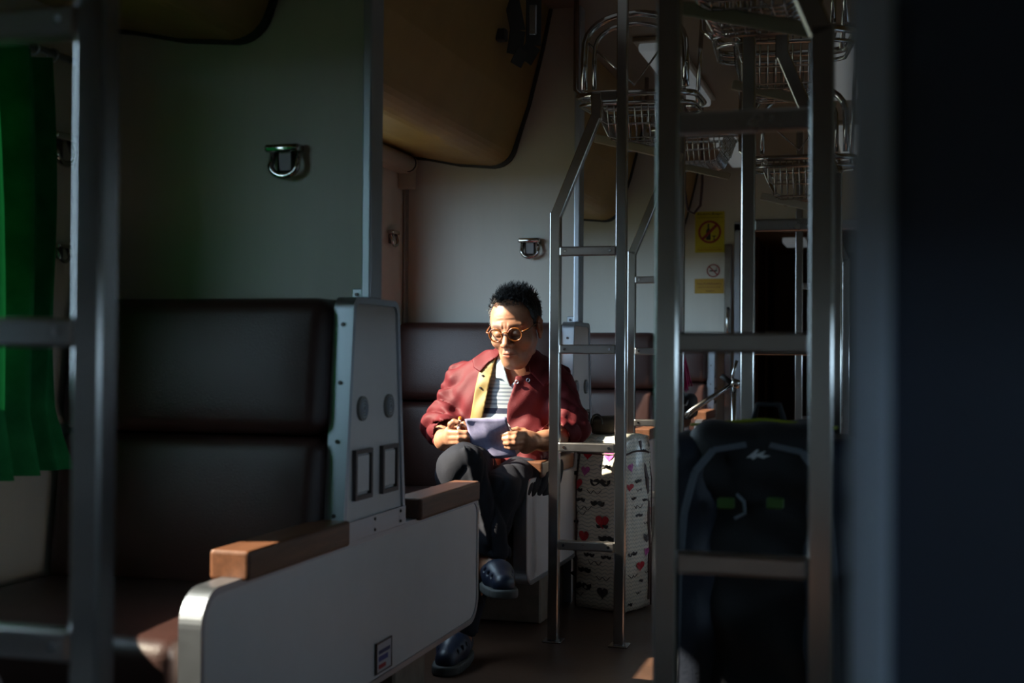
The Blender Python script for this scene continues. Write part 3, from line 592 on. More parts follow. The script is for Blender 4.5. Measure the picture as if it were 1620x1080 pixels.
# small dark handbag and parcel behind the bag on the next seat
hb = at(957, 690, Y=4.48); ht = 0.612
root = thing('handbag', 'small dark brown handbag with loop handle on top of the patterned bag', 'bag', (hb[0], 4.48, ht))
v, f = nets(lambda P: rbox(P, (hb[0], 4.48, ht+0.032), (0.046, 0.045, 0.032), 0.02)+0.002*wav(P, 50, 30, 40, 1.0), (hb[0]-0.07, 4.41, ht-0.02), (hb[0]+0.07, 4.55, ht+0.09), 0.005)
npmesh('bag_body', v, f, mat('dark_canvas', (0.05, 0.035, 0.022), 0.7, noise=0.4, nscale=30), root)
bm = B(); tube(bm, [(hb[0]-0.04+0.02*(1-math.cos(t)), 4.435, ht+0.035+0.035*math.sin(t)) for t in [PI*k/10 for k in range(11)]], 0.004, 6); obj('loop_handle', bm, M['rubber'], root, True, True)
# ------------------------------------------------------------------ trekking backpack
nav = mat('navy_nylon', (0.009, 0.014, 0.028), 0.55, bump=0.35, bscale=300); blk = mat('black_nylon', (0.004, 0.005, 0.008), 0.65, bump=0.35, bscale=300)
KX0, KX1, KY0, KY1 = -0.372, -0.046, 2.24, 2.47; kc = ((KX0+KX1)/2, (KY0+KY1)/2)
root = thing('backpack', 'tall black and navy trekking backpack standing behind the right ladder', 'backpack', (kc[0], kc[1], 0))
def pack(P):
    tz = np.clip(P[2]/0.78, 0, 1); sc = 1-0.10*np.maximum(0, tz-0.75)/0.25
    Q = [kc[0]+(P[0]-kc[0])/sc, P[1], P[2]]
    d = rbox(Q, (kc[0], kc[1], 0.34), (0.145, 0.10, 0.335), 0.075)
    d = smin(d, rbox(Q, (kc[0], kc[1]-0.01, 0.70), (0.150, 0.105, 0.075), 0.06), 0.035)
    return d+0.003*wav(P, 25, 10, 60, 0.3)+0.002*wav(P, 60, 20, 25, 2.0)
v, f = nets(pack, (KX0-0.05, KY0-0.06, -0.01), (KX1+0.05, KY1+0.06, 0.80), 0.009); npmesh('pack_body', v, f, blk, root)
def pock(s):
    return lambda P: smax(rbox(P, (kc[0]+s*0.125, kc[1]-0.01, 0.42), (0.055, 0.11, 0.33), 0.045)+0.003*wav(P, 20, 20, 45, s), -(pack(P)+0.01), 0.01)
for s in (-1, 1):
    v, f = nets(pock(s), (kc[0]+s*0.125-0.075, KY0-0.05, 0.06), (kc[0]+s*0.125+0.075, KY1+0.05, 0.78), 0.009); npmesh('side_pocket', v, f, nav, root)
gp = mat('grey_piping', (0.10, 0.115, 0.14), 0.5); yf = KY0-0.028
for s in (-1, 1):
    bm = B(); pts = [(kc[0]+s*0.02, yf+0.03, 0.738), (kc[0]+s*0.075, yf+0.02, 0.728), (kc[0]+s*0.105, yf+0.005, 0.69), (kc[0]+s*0.122, yf-0.002, 0.62), (kc[0]+s*0.132, yf, 0.5), (kc[0]+s*0.136, yf, 0.3), (kc[0]+s*0.14, yf+0.005, 0.12)]
    for a, b in zip(pts[:-1], pts[1:]): bar(bm, a, b, 0.012, 0.004, 0.001)
    o = obj('piping_strip', bm, gp, root, world=True)
bm = B(); tube(bm, [(kc[0]-0.13+0.26*k/12, kc[1]-0.02, 0.777-0.012*abs(k-6)/6) for k in range(13)], 0.0035, 6); obj('yellow_piping', bm, mat('lime_piping', (0.20, 0.23, 0.012), 0.5), root, True, True)
gt = mat('lime_webbing', (0.035, 0.09, 0.012), 0.6)
for px in (1148, 1226):
    p = at(px, 797, Y=yf-0.004); obj('green_tab', box(B(), p[0]-0.014, p[0]+0.014, yf-0.010, yf+0.012, p[2]-0.008, p[2]+0.010, 0.002, 1), gt, root, world=True)
p = at(1077, 843, Y=yf+0.05); obj('green_strap', box(B(), p[0]-0.006, p[0]+0.012, yf+0.04, yf+0.06, p[2]-0.03, p[2]+0.03, 0.003, 1), mat('bright_green', (0.05, 0.45, 0.03), 0.5), root, world=True)
p = at(1170, 800, Y=yf-0.006); bm = B(); tube(bm, [(p[0]-0.005, yf-0.004, p[2]+0.02), (p[0]+0.008, yf-0.012, p[2]+0.008), (p[0]+0.01, yf-0.012, p[2]-0.012), (p[0]-0.008, yf-0.006, p[2]-0.022)], 0.003, 6); obj('zip_cord', bm, gp, root, True, True)
bm = B(); lg = [(0, 0), (0.018, 0.018), (0.022, 0.018), (0.016, 0.008), (0.034, 0.016), (0.028, 0.007), (0.042, 0.006), (0.030, 0.000), (0.020, 0.004), (0.012, -0.003), (0.008, 0.002)]
p = at(1181, 724, Y=yf+0.004); prism(bm, [(p[0]+a*0.95, p[2]+b*0.8) for a, b in lg], 'y', yf-0.002, yf+0.006); obj('logo_patch', bm, mat('logo_white', (0.5, 0.52, 0.55), 0.5), root, world=True)
for s in (-1, 1):
    bm = B(); tube(bm, [(kc[0]+s*0.05, KY1+0.02, 0.70), (kc[0]+s*0.06, KY1+0.07, 0.62), (kc[0]+s*0.07, KY1+0.06, 0.40), (kc[0]+s*0.09, KY1+0.02, 0.22)], 0.018, 8); obj('shoulder_strap', bm, blk, root, True, True)
bm = B(); tube(bm, [(kc[0]-0.03, KY1-0.02, 0.765), (kc[0]-0.02, KY1-0.02, 0.80), (kc[0]+0.02, KY1-0.02, 0.80), (kc[0]+0.03, KY1-0.02, 0.765)], 0.006, 6); obj('haul_loop', bm, blk, root, True, True)
bm = B(); tube(bm, [(kc[0]-0.12, yf+0.02, 0.13), (kc[0]-0.115, yf-0.005, 0.10), (kc[0]-0.10, yf-0.005, 0.06)], 0.005, 6); obj('red_loop', bm, mat('red_webbing', (0.25, 0.01, 0.015), 0.6), root, True, True)
# ------------------------------------------------------------------ signs on the end wall
def text_mesh(bm, txt, cx, cz, y, height, width, bold=0.0):
    cu_ = bpy.data.curves.new('lettering', 'FONT'); cu_.body = txt; cu_.size = 1.0; cu_.offset = bold; o = bpy.data.objects.new('lettering', cu_); COL.objects.link(o)
    dg = bpy.context.evaluated_depsgraph_get(); me = bpy.data.meshes.new_from_object(o.evaluated_get(dg)); COL.objects.unlink(o); bpy.data.objects.remove(o)
    co = np.array([v_.co[:] for v_ in me.vertices]).reshape(-1, 3)
    if len(co):
        lo, hi = co.min(0), co.max(0); t = bmesh.new(); t.from_mesh(me)
        for v_ in t.verts: v_.co = Vector((cx+((v_.co.x-lo[0])/(hi[0]-lo[0])-0.5)*width, y, cz+((v_.co.y-lo[1])/(hi[1]-lo[1])-0.5)*height))
        merge(bm, t)
def annulus(bm, cx, cz, r0, r1, y0, y1, n=36):
    ring_prism_xz = lambda r: [(cx+r*math.cos(2*PI*k/n), cz+r*math.sin(2*PI*k/n)) for k in range(n)]
    ring_prism(bm, ring_prism_xz(r1), ring_prism_xz(r0), 'y', y0, y1)
YS = YEND-0.002
myel = mat('sign_yellow', (0.50, 0.42, 0.02), 0.45); mred = mat('sign_red', (0.22, 0.012, 0.015), 0.45); mblk = mat('sign_black', (0.012, 0.012, 0.012), 0.5)
a, b = at(1100, 335, Y=YS), at(1146, 399, Y=YS); cx, cz, sw, sh = (a[0]+b[0])/2, (a[2]+b[2])/2, b[0]-a[0], a[2]-b[2]
root = thing('warning_sign', 'yellow no alcohol sign with red circle on the end wall', 'sign', (cx, YS, cz))
obj('sign_board', box(B(), cx-sw/2, cx+sw/2, YS-0.002, YS+0.001, cz-sh/2, cz+sh/2), myel, root, world=True)
rc = sw*0.39; zc = cz+0.0
bm = B(); annulus(bm, cx, zc, rc*0.83, rc, YS-0.006, YS-0.0022)
bar(bm, (cx-rc*0.62, YS-0.0045, zc-rc*0.62), (cx+rc*0.62, YS-0.0045, zc+rc*0.62), 0.003, rc*0.24, 0, Vector((0, 1, 0))); obj('prohibition_ring', bm, mred, root, world=True)
bm = B(); bx_ = cx-rc*0.12
prism(bm, [(bx_-rc*0.2, zc-rc*0.7), (bx_+rc*0.2, zc-rc*0.7), (bx_+rc*0.2, zc+rc*0.1), (bx_+rc*0.07, zc+rc*0.35), (bx_+rc*0.07, zc+rc*0.72), (bx_-rc*0.07, zc+rc*0.72), (bx_-rc*0.07, zc+rc*0.35), (bx_-rc*0.2, zc+rc*0.1)], 'y', YS-0.003, YS-0.0021)
gx = cx+rc*0.38; prism(bm, [(gx-rc*0.14, zc-rc*0.7), (gx+rc*0.14, zc-rc*0.7), (gx+rc*0.03, zc-rc*0.6), (gx+rc*0.03, zc-rc*0.48), (gx+rc*0.2, zc-rc*0.32), (gx-rc*0.2, zc-rc*0.32), (gx-rc*0.03, zc-rc*0.48), (gx-rc*0.03, zc-rc*0.6)], 'y', YS-0.003, YS-0.0021)
obj('bottle_and_glass', bm, mblk, root, world=True)
bm = B(); text_mesh(bm, 'ห้ามขาย-ดื่มสุรา', cx, cz+sh*0.435, YS-0.0025, sh*0.075, sw*0.86, 0.03); text_mesh(bm, 'เครื่องดื่มแอลกอฮอล์ทุกชนิด', cx, cz+sh*0.355, YS-0.0025, sh*0.045, sw*0.86, 0.01); obj('black_lettering', bm, mblk, root, world=True)
bm = B(); text_mesh(bm, 'การรถไฟแห่งประเทศไทย', cx, cz-sh*0.43, YS-0.0025, sh*0.055, sw*0.82, 0.01); box(bm, cx-sw*0.4, cx+sw*0.4, YS-0.003, YS-0.0021, cz-sh*0.385, cz-sh*0.38); obj('red_lettering', bm, mred, root, world=True)
c = at(1128.5, 428, Y=YS); rc = at(1139, 428, Y=YS)[0]-c[0]
root = thing('no_smoking_sign', 'round white no smoking sticker with red ring on end wall', 'sign', (c[0], YS, c[2]))
obj('sign_disc', disc(B(), (c[0], YS-0.0005, c[2]), rc, 'y', 0.003, 28), mat('sign_white', (0.5, 0.47, 0.42), 0.5), root, world=True)
bm = B(); annulus(bm, c[0], c[2], rc*0.82, rc, YS-0.004, YS-0.002); bar(bm, (c[0]-rc*0.6, YS-0.003, c[2]+rc*0.6), (c[0]+rc*0.6, YS-0.003, c[2]-rc*0.6), 0.002, rc*0.17, 0, Vector((0, 1, 0))); obj('prohibition_ring', bm, mred, root, world=True)
bm = B(); box(bm, c[0]-rc*0.58, c[0]+rc*0.58, YS-0.0026, YS-0.0019, c[2]-rc*0.12, c[2]+rc*0.08); tube(bm, [(c[0]+rc*0.45, YS-0.002, c[2]+rc*0.1), (c[0]+rc*0.55, YS-0.002, c[2]+rc*0.3), (c[0]+rc*0.4, YS-0.002, c[2]+rc*0.45)], rc*0.05, 4); obj('cigarette', bm, mblk, root, world=True)
a, b = at(1099, 441, Y=YS), at(1145, 464, Y=YS); cx, cz, sw, sh = (a[0]+b[0])/2, (a[2]+b[2])/2, b[0]-a[0], a[2]-b[2]
root = thing('notice_plate', 'orange notice plate with small lettering below the no smoking sticker', 'sign', (cx, YS, cz))
obj('plate', box(B(), cx-sw/2, cx+sw/2, YS-0.002, YS+0.001, cz-sh/2, cz+sh/2), mat('sign_orange', (0.42, 0.24, 0.02), 0.45), root, world=True)
bm = B(); text_mesh(bm, 'โปรดระวังทรัพย์สินของท่าน', cx, cz+sh*0.18, YS-0.0025, sh*0.17, sw*0.84, 0.01); text_mesh(bm, 'ขณะเดินทางบนขบวนรถไฟ', cx, cz-sh*0.06, YS-0.0025, sh*0.14, sw*0.78); text_mesh(bm, 'รฟท.', cx+sw*0.05, cz-sh*0.32, YS-0.0025, sh*0.13, sw*0.3); obj('lettering', bm, mat('sign_brown', (0.12, 0.03, 0.01), 0.5), root, world=True)
# ------------------------------------------------------------------ far-bay clutter: pink raffia, dark bag, luggage trolley handle, hanging cord
yp = 6.9; p0, p1 = at(1076, 548, Y=yp), at(1094, 612, Y=yp)
root = thing('raffia_bundle', 'shiny pink raffia bundle hanging behind the near right ladder post', 'bundle', (p0[0], yp, 0.69)); p1[2] = 0.692
mp_ = mat('pink_raffia', (0.45, 0.02, 0.13), 0.25); 
for k in range(46):
    bm = B(); a0 = random.uniform(0, 2*PI); r0 = random.uniform(0.2, 1); x0, z0 = p0[0]+0.004, p0[2]; L_ = random.uniform(0.8, 1.0)
    pts = [(x0+0.012*math.cos(a0), yp+0.012*math.sin(a0), z0+0.01)] + [(x0+0.02*t+(0.045*t**0.7)*r0*math.cos(a0), yp+0.05*(t**0.7)*r0*math.sin(a0), z0-(p0[2]-p1[2])*L_*t) for t in (0.15, 0.4, 0.7, 1.0)]
    tube(bm, pts, 0.0035, 4); obj('raffia_strand', bm, mp_, root, True, True)
bm = B(); tube(bm, [(p0[0], yp, p0[2]+0.16), (p0[0], yp, p0[2])], 0.012, 6); obj('tie', bm, mp_, root, True, True)
q = at(1084, 640, Y=yp); root = thing('shoulder_bag', 'black bag below the pink raffia, far down the aisle', 'bag', (q[0], yp, 0.553))
v, f = nets(lambda P: rbox(P, (q[0], yp, 0.62), (0.058, 0.09, 0.066), 0.03)+0.003*wav(P, 30, 30, 40, 2), (q[0]-0.09, yp-0.12, 0.54), (q[0]+0.09, yp+0.12, 0.70), 0.007); npmesh('bag_body', v, f, blk, root)
bm = B(); tube(bm, [(q[0]-0.03, yp-0.08, 0.66), (q[0]-0.02, yp-0.095, 0.63), (q[0]+0.02, yp-0.095, 0.63), (q[0]+0.03, yp-0.08, 0.66)], 0.006, 6); obj('bag_handle', bm, M['alu'], root, True, True)
yt = 5.6; root = thing('luggage_trolley', 'folded grey luggage trolley with long slanted handle by the doorway', 'trolley', (at(1120, 660, Y=yt)[0], yt, 0)); gm = M['steel']
P_ = lambda px, py: tuple(at(px, py, Y=yt))
bm = B(); tube(bm, [P_(1085, 660), P_(1096, 648), P_(1156, 609)], [0.018, 0.014, 0.008], 8); tube(bm, [P_(1156, 609), P_(1160, 590), P_(1166, 570)], 0.007, 8); obj('handle_tube', bm, gm, root, True, True)
bm = B(); tube(bm, [P_(1141, 594), P_(1158, 606)], 0.012, 8); obj('grip', bm, M['rubber'], root, True, True)
bm = B(); tube(bm, [P_(1161, 612), P_(1160, 700), (P_(1160, 700)[0], yt, 0.05)], 0.012, 8); tube(bm, [P_(1161, 612), P_(1166, 600)], 0.022, 10); obj('frame_tube', bm, gm, root, True, True)
xb = P_(1160, 700)[0]; bm = B(); box(bm, xb-0.14, xb+0.06, yt-0.1, yt+0.1, 0.03, 0.06, 0.008, 1); obj('base_plate', bm, M['alu'], root, world=True)
for dx in (-0.11, 0.04): obj('wheel', disc(B(), (xb+dx, yt+0.085, 0.035), 0.035, 'x', 0.02, 16), M['rubber'], root, world=True)
yc_ = 6.3; root = thing('hanging_cord', 'dark cord loop hanging below the far wire basket', 'cord', tuple(at(1098, 337, Y=yc_)))
bm = B(); zt = ZC-0.002; k0 = at(1084, 250, Y=yc_); tube(bm, [(k0[0], yc_, zt), tuple(k0), tuple(at(1083, 300, Y=yc_)), tuple(at(1088, 333, Y=yc_)), tuple(at(1098, 338, Y=yc_)), tuple(at(1108, 325, Y=yc_)), tuple(at(1111, 290, Y=yc_)), tuple(at(1111, 250, Y=yc_)), (at(1111, 250, Y=yc_)[0], yc_, zt)], 0.007, 6); obj('cord_loop', bm, mat('dark_red_cord', (0.05, 0.02, 0.025), 0.6), root, True, True)
# ------------------------------------------------------------------ the man
YM = 4.53
man = thing('person', 'man in maroon jacket and round glasses, seated reading a folded sheet', 'person', (-1.2, 4.15, 0.42))
HO = np.array([-1.15392733, 4.02, 0.97878872]); HS = 0.9837
HR = np.array([[0.99548369, -0.06274145, -0.07124419], [-0.08079714, -0.95395546, -0.2888612], [0.04984021, -0.29331294, 0.95471643]])
def H2W(v): return np.asarray(v) @ (HR.T*HS) + HO
def W2H(p): return HR.T @ (np.asarray(p)-HO)/HS
def pix(P):                               # world -> photo pixel, for cutting cloth outlines
    d = [P[0], P[1], P[2]-CAMZ]; z = d[0]*_fw[0]+d[1]*_fw[1]+d[2]*_fw[2]
    return 810+FPX*(d[0]*_rt[0]+d[1]*_rt[1]+d[2]*_rt[2])/z, 540-FPX*(d[0]*_up[0]+d[1]*_up[1]+d[2]*_up[2])/z
def poly_sd(P, poly):                     # signed distance (metres, about 2 mm per pixel) to an outline swept along the line of sight
    x, y = pix(P); d = np.full(x.shape, 1e9, np.float32); ins = np.zeros(x.shape, bool); n = len(poly)
    for i in range(n):
        ax, ay = poly[i]; bx, by = poly[(i+1) % n]; ex, ey = bx-ax, by-ay; t = np.clip(((x-ax)*ex+(y-ay)*ey)/(ex*ex+ey*ey), 0, 1)
        d = np.minimum(d, np.hypot(x-ax-t*ex, y-ay-t*ey))
        c = ((ay <= y) & (by > y)) | ((by <= y) & (ay > y)); ins ^= c & (x < ax+(y-ay)*ex/(ey if ey else 1e-9))
    return np.where(ins, -d, d)*0.002
# --- head (local: x to his left, second axis forward, z up)
nb = W2H((-1.19, 4.145, 0.80))
def head(P, hair=False):
    d = ell(P, (0, -0.018, 0.042), (0.077, 0.096, 0.086))
    d = smin(d, ell(P, (0, 0.028, 0.02), (0.067, 0.066, 0.075)), 0.03)
    if hair: return d
    d = smin(d, ell(P, (0, 0.026, -0.045), (0.0565, 0.062, 0.074)), 0.03)
    d = smin(d, ell(P, (0, 0.062, -0.095), (0.030, 0.026, 0.026)), 0.03)
    d = smin(d, cap(P, (0, -0.045, -0.06), nb, 0.046, 0.056), 0.018)
    X = [np.abs(P[0]), P[1], P[2]]
    d = smin(d, cap(X, (0.045, 0.0, -0.045), (0.018, 0.054, -0.098), 0.020), 0.03)
    d = smin(d, ell(X, (0.046, 0.058, -0.028), (0.022, 0.022, 0.02)), 0.025)
    d = smin(d, cap(X, (0.010, 0.089, 0.027), (0.046, 0.074, 0.026), 0.0085, 0.009), 0.014)
    d = smax(d, -ell(X, (0.032, 0.103, 0.006), (0.019, 0.017, 0.013)), 0.014)
    d = smin(d, ell(X, (0.032, 0.078, 0.001), (0.0155, 0.0125, 0.0125)), 0.005)
    d = smax(d, -cap(X, (0.018, 0.0935, -0.0065), (0.045, 0.088, -0.0055), 0.0014), 0.003)
    d = smin(d, ell(X, (0.032, 0.079, -0.016), (0.015, 0.010, 0.006)), 0.008)
    d = smin(d, chain(P, [(0, 0.083, 0.022), (0, 0.098, 0.002), (0, 0.113, -0.026)], [0.0085, 0.0095, 0.0132]), 0.012)
    d = smin(d, ell(X, (0.0145, 0.101, -0.032), (0.0095, 0.0112, 0.0095)), 0.007)
    d = smax(d, -ell(X, (0.0065, 0.108, -0.041), (0.0038, 0.005, 0.004)), 0.003)
    d = smin(d, ell(P, (0, 0.082, -0.062), (0.030, 0.016, 0.021)), 0.018)
    d = smin(d, cap(X, (0.003, 0.0975, -0.0595), (0.020, 0.0885, -0.0635), 0.0046, 0.0028), 0.006)
    d = smin(d, cap(X, (0.0, 0.0955, -0.0715), (0.016, 0.089, -0.0680), 0.0056, 0.0032), 0.006)
    d = smax(d, -cap(X, (0.0, 0.1035, -0.0650), (0.023, 0.0925, -0.0655), 0.0016), 0.002)
    d = smax(d, -cap(X, (0.0165, 0.1005, -0.034), (0.033, 0.0875, -0.066), 0.0036), 0.008)
    for z, w_ in ((0.052, 0.03), (0.064, 0.034), (0.076, 0.03)): d = smax(d, -cap(X, (0, 0.0955-(z-0.05)*0.20, z), (w_, 0.089-(z-0.05)*0.20, z-0.003), 0.0020), 0.005)
    d = smax(d, -cap(X, (0.006, 0.101, 0.024), (0.007, 0.0975, 0.042), 0.0024), 0.005)
    e = smax(ell(X, (0.081, -0.006, 0.0), (0.0095, 0.020, 0.033)), -ell(X, (0.090, 0.002, 0.004), (0.009, 0.011, 0.020)), 0.004)
    e = smin(e, cap(X, (0.082, -0.004, 0.030), (0.085, -0.022, 0.012), 0.0042), 0.006); e = smin(e, ell(X, (0.081, 0.003, -0.031), (0.006, 0.009, 0.010)), 0.006)
    d = smin(d, e, 0.007)
    for k in range(3): d = smax(d, -cap(X, (0, 0.047-0.012*k, -0.135-0.02*k), (0.035, 0.02-0.012*k, -0.13-0.02*k), 0.002), 0.006)
    return d
hv, hf = nets(head, (-0.11, -0.135, -0.235), (0.11, 0.14, 0.15), 0.0021)
def g(v, c, s): return np.exp(-(((np.abs(v[:, 0])-c[0])/s[0])**2+((v[:, 1]-c[1])/s[1])**2+((v[:, 2]-c[2])/s[2])**2))
tint = np.ones((len(hv), 3))
lip = np.clip(g(hv, (0.008, 0.1, -0.060), (0.014, 0.02, 0.005))+g(hv, (0.006, 0.1, -0.0715), (0.013, 0.02, 0.0055)), 0, 1)[:, None]
tint = tint*(1-lip)+lip*np.array([0.78, 0.50, 0.50])
brow = np.clip(1.3*g(hv, (0.029, 0.088, 0.031), (0.017, 0.03, 0.0042)), 0, 0.75)[:, None]; tint = tint*(1-brow)+brow*np.array([0.12, 0.10, 0.10])
slit = np.clip(1.5*g(hv, (0.032, 0.091, -0.0063), (0.012, 0.02, 0.0016)), 0, 0.9)[:, None]; tint = tint*(1-slit)+slit*np.array([0.10, 0.08, 0.08])
mth = np.clip(1.4*g(hv, (0.010, 0.100, -0.0652), (0.016, 0.02, 0.0014)), 0, 0.85)[:, None]; tint = tint*(1-mth)+mth*np.array([0.3, 0.15, 0.15])
stub = (0.22*g(hv, (0.0, 0.1, -0.050), (0.022, 0.03, 0.008))+0.18*g(hv, (0.0, 0.085, -0.1), (0.035, 0.03, 0.02)))[:, None]; tint = tint*(1-stub)+stub*np.array([0.5, 0.48, 0.48])
scalp = np.clip((hv[:, 2]-0.078)/0.03, 0, 1)*0.72; tint = tint*(1-scalp[:, None])+scalp[:, None]*np.array([0.30, 0.25, 0.22])
parts = [(H2W(hv), hf, tint)]
# --- arms and hands
EX = lambda px, py, Y: np.array(at(px, py, Y=Y))
def right_hand(P):
    d = cap(P, (-1.425, 4.09, 0.635), EX(703, 696, 3.94), 0.038, 0.031)
    d = smin(d, cap(P, EX(703, 696, 3.94), EX(712, 690, 3.885), 0.029, 0.026), 0.02)
    palm = smin(cap(P, EX(714, 681, 3.875), EX(716, 697, 3.88), 0.016, 0.017), cap(P, EX(724, 684, 3.90), EX(722, 697, 3.90), 0.016), 0.02)
    d = smin(d, palm, 0.02)
    fs = [[(713, 680, 3.866), (713, 671, 3.858), (718, 666.5, 3.852), (725, 668, 3.850)], [(712, 684, 3.862), (726, 684.5, 3.842), (738, 684.5, 3.845), (749, 685, 3.858)],
          [(713, 692, 3.862), (727, 692, 3.840), (738, 691.5, 3.843), (748, 691, 3.858)], [(715, 699, 3.866), (727, 698.5, 3.847), (736, 697.5, 3.85), (744, 697, 3.862)]]
    for q in fs: d = smin(d, chain(P, [EX(*p) for p in q], [0.0098, 0.0095, 0.0085, 0.0072], 0.004), 0.0045)
    d = smin(d, chain(P, [EX(722, 682, 3.895), EX(729, 674, 3.878), EX(734, 671, 3.868), EX(738, 675, 3.862)], [0.012, 0.0105, 0.0095, 0.0075], 0.004), 0.006)
    return d
def left_hand(P):
    d = cap(P, (-0.985, 4.09, 0.635), EX(862, 697, 3.935), 0.038, 0.030)
    d = smin(d, cap(P, EX(862, 697, 3.935), EX(844, 698, 3.895), 0.029, 0.027), 0.02)
    palm = smin(cap(P, EX(831, 688, 3.875), EX(828, 706, 3.875), 0.015, 0.016), cap(P, EX(836, 693, 3.885), EX(833, 708, 3.885), 0.018), 0.02)
    d = smin(d, palm, 0.022)
    fs = [[(829, 685, 3.866), (817, 685.5, 3.842), (805, 686, 3.838), (794, 687.5, 3.842)], [(828, 692, 3.862), (815, 693, 3.834), (805, 693.5, 3.832), (797, 694, 3.838)],
          [(827, 699, 3.862), (815, 700, 3.834), (806, 700.5, 3.832), (799, 701, 3.838)], [(825, 706, 3.866), (815, 706.5, 3.842), (808, 707, 3.84), (801, 706.5, 3.845)]]
    for q in fs: d = smin(d, chain(P, [EX(*p) for p in q], [0.0096, 0.0092, 0.0084, 0.0072], 0.004), 0.0045)
    d = smin(d, chain(P, [EX(838, 690, 3.90), EX(829, 682, 3.895), EX(818, 679.5, 3.885), EX(808, 681, 3.875)], [0.013, 0.0105, 0.0095, 0.0078], 0.004), 0.008)
    return d
for fn, lo, hi in ((right_hand, (-1.48, 3.82, 0.56), (-1.23, 4.14, 0.70)), (left_hand, (-1.17, 3.81, 0.55), (-0.93, 4.14, 0.70))):
    v, f = nets(fn, lo, hi, 0.0025); parts.append((v, f, np.ones((len(v), 3))))
# --- trunk and legs under the clothes
NECK = np.array((-1.19, 4.125, 0.84))
def trunk(P):
    d = ell(P, (-1.212, 4.13, 0.70), (0.158, 0.094, 0.185)); d = smin(d, ell(P, (-1.21, 4.145, 0.55), (0.150, 0.118, 0.135)), 0.08)
    d = smin(d, cap(P, (-1.345, 4.15, 0.80), (-1.08, 4.15, 0.80), 0.05), 0.05); d = smin(d, cap(P, (-1.20, 4.145, 0.78), NECK, 0.085, 0.062), 0.06)
    return d
RK, RA, RH = (-1.222, 3.675, 0.548), (-1.110, 3.632, 0.315), (-1.315, 4.12, 0.51)
LK, LA, LH = (-1.125, 3.73, 0.465), (-1.185, 3.575, 0.10), (-1.12, 4.13, 0.50)
def legs(P):
    d = smin(cap(P, (-1.27, 4.12, 0.52), (-1.222, 3.69, 0.545), 0.065, 0.05), cap(P, RK, RA, 0.045, 0.034), 0.02)
    e = smin(cap(P, (-1.13, 4.13, 0.50), LK, 0.065, 0.05), cap(P, LK, LA, 0.045, 0.034), 0.02)
    d = np.minimum(d, e); d = smin(d, trunk(P), 0.05)
    d = smin(d, chain(P, [RA, (-1.100, 3.617, 0.262), (-1.062, 3.53, 0.243)], [0.034, 0.034, 0.028], 0.02), 0.015)
    d = smin(d, chain(P, [(-1.185, 3.575, 0.09), (-1.182, 3.54, 0.055), (-1.172, 3.44, 0.043)], [0.034, 0.033, 0.026], 0.02), 0.015)
    d = smin(d, cap(P, (-1.345, 4.15, 0.80), (-1.425, 4.09, 0.635), 0.045, 0.036), 0.03); d = smin(d, cap(P, (-1.08, 4.15, 0.80), (-0.985, 4.09, 0.635), 0.045, 0.036), 0.03)
    return d
v, f = nets(legs, (-1.50, 3.38, 0.0), (-0.92, 4.34, 0.88), 0.009); parts.append((v, f, np.ones((len(v), 3))))
off = 0; V_, F_, T_ = [], [], []
for v, f, t in parts: V_.append(v); F_.append(f+off); T_.append(t); off += len(v)
def skin_mat():
    m = mat('skin', (0.50, 0.25, 0.145), 0.42, sss=0.12); nt = m.node_tree; b = nt.nodes['Principled BSDF']; N = nt.nodes.new; L = nt.links.new
    at_ = N('ShaderNodeAttribute'); at_.attribute_name = 'tint'; tc = N('ShaderNodeTexCoord'); nz = N('ShaderNodeTexNoise'); nz.inputs['Scale'].default_value = 45; nz.inputs['Detail'].default_value = 5; L(tc.outputs['Object'], nz.inputs[0])
    cr = N('ShaderNodeValToRGB'); cr.color_ramp.elements[0].color = (0.36, 0.155, 0.085, 1); cr.color_ramp.elements[1].color = (0.48, 0.235, 0.14, 1); cr.color_ramp.elements[0].position = 0.3; cr.color_ramp.elements[1].position = 0.7; L(nz.outputs[0], cr.inputs[0])
    mx = N('ShaderNodeMix'); mx.data_type = 'RGBA'; mx.blend_type = 'MULTIPLY'; mx.inputs[0].default_value = 1.0; L(cr.outputs[0], mx.inputs[6]); L(at_.outputs['Color'], mx.inputs[7]); L(mx.outputs[2], b.inputs['Base Color'])
    n2 = N('ShaderNodeTexNoise'); n2.inputs['Scale'].default_value = 260; L(tc.outputs['Object'], n2.inputs[0]); bp = N('ShaderNodeBump'); bp.inputs['Strength'].default_value = 0.25; bp.inputs['Distance'].default_value = 0.0012; L(n2.outputs[0], bp.inputs['Height']); L(bp.outputs[0], b.inputs['Normal']); return m
body = npmesh('body', np.concatenate(V_), np.concatenate(F_), skin_mat(), man)
T_ = np.concatenate(T_); ca = body.data.attributes.new('tint', 'FLOAT_COLOR', 'POINT')
if len(body.data.vertices) == len(T_): ca.data.foreach_set('color', np.concatenate([T_, np.ones((len(T_), 1))], 1).astype(np.float32).ravel())
else: print('TINT MISMATCH', len(body.data.vertices), len(T_)); ca.data.foreach_set('color', np.ones(len(body.data.vertices)*4, np.float32))
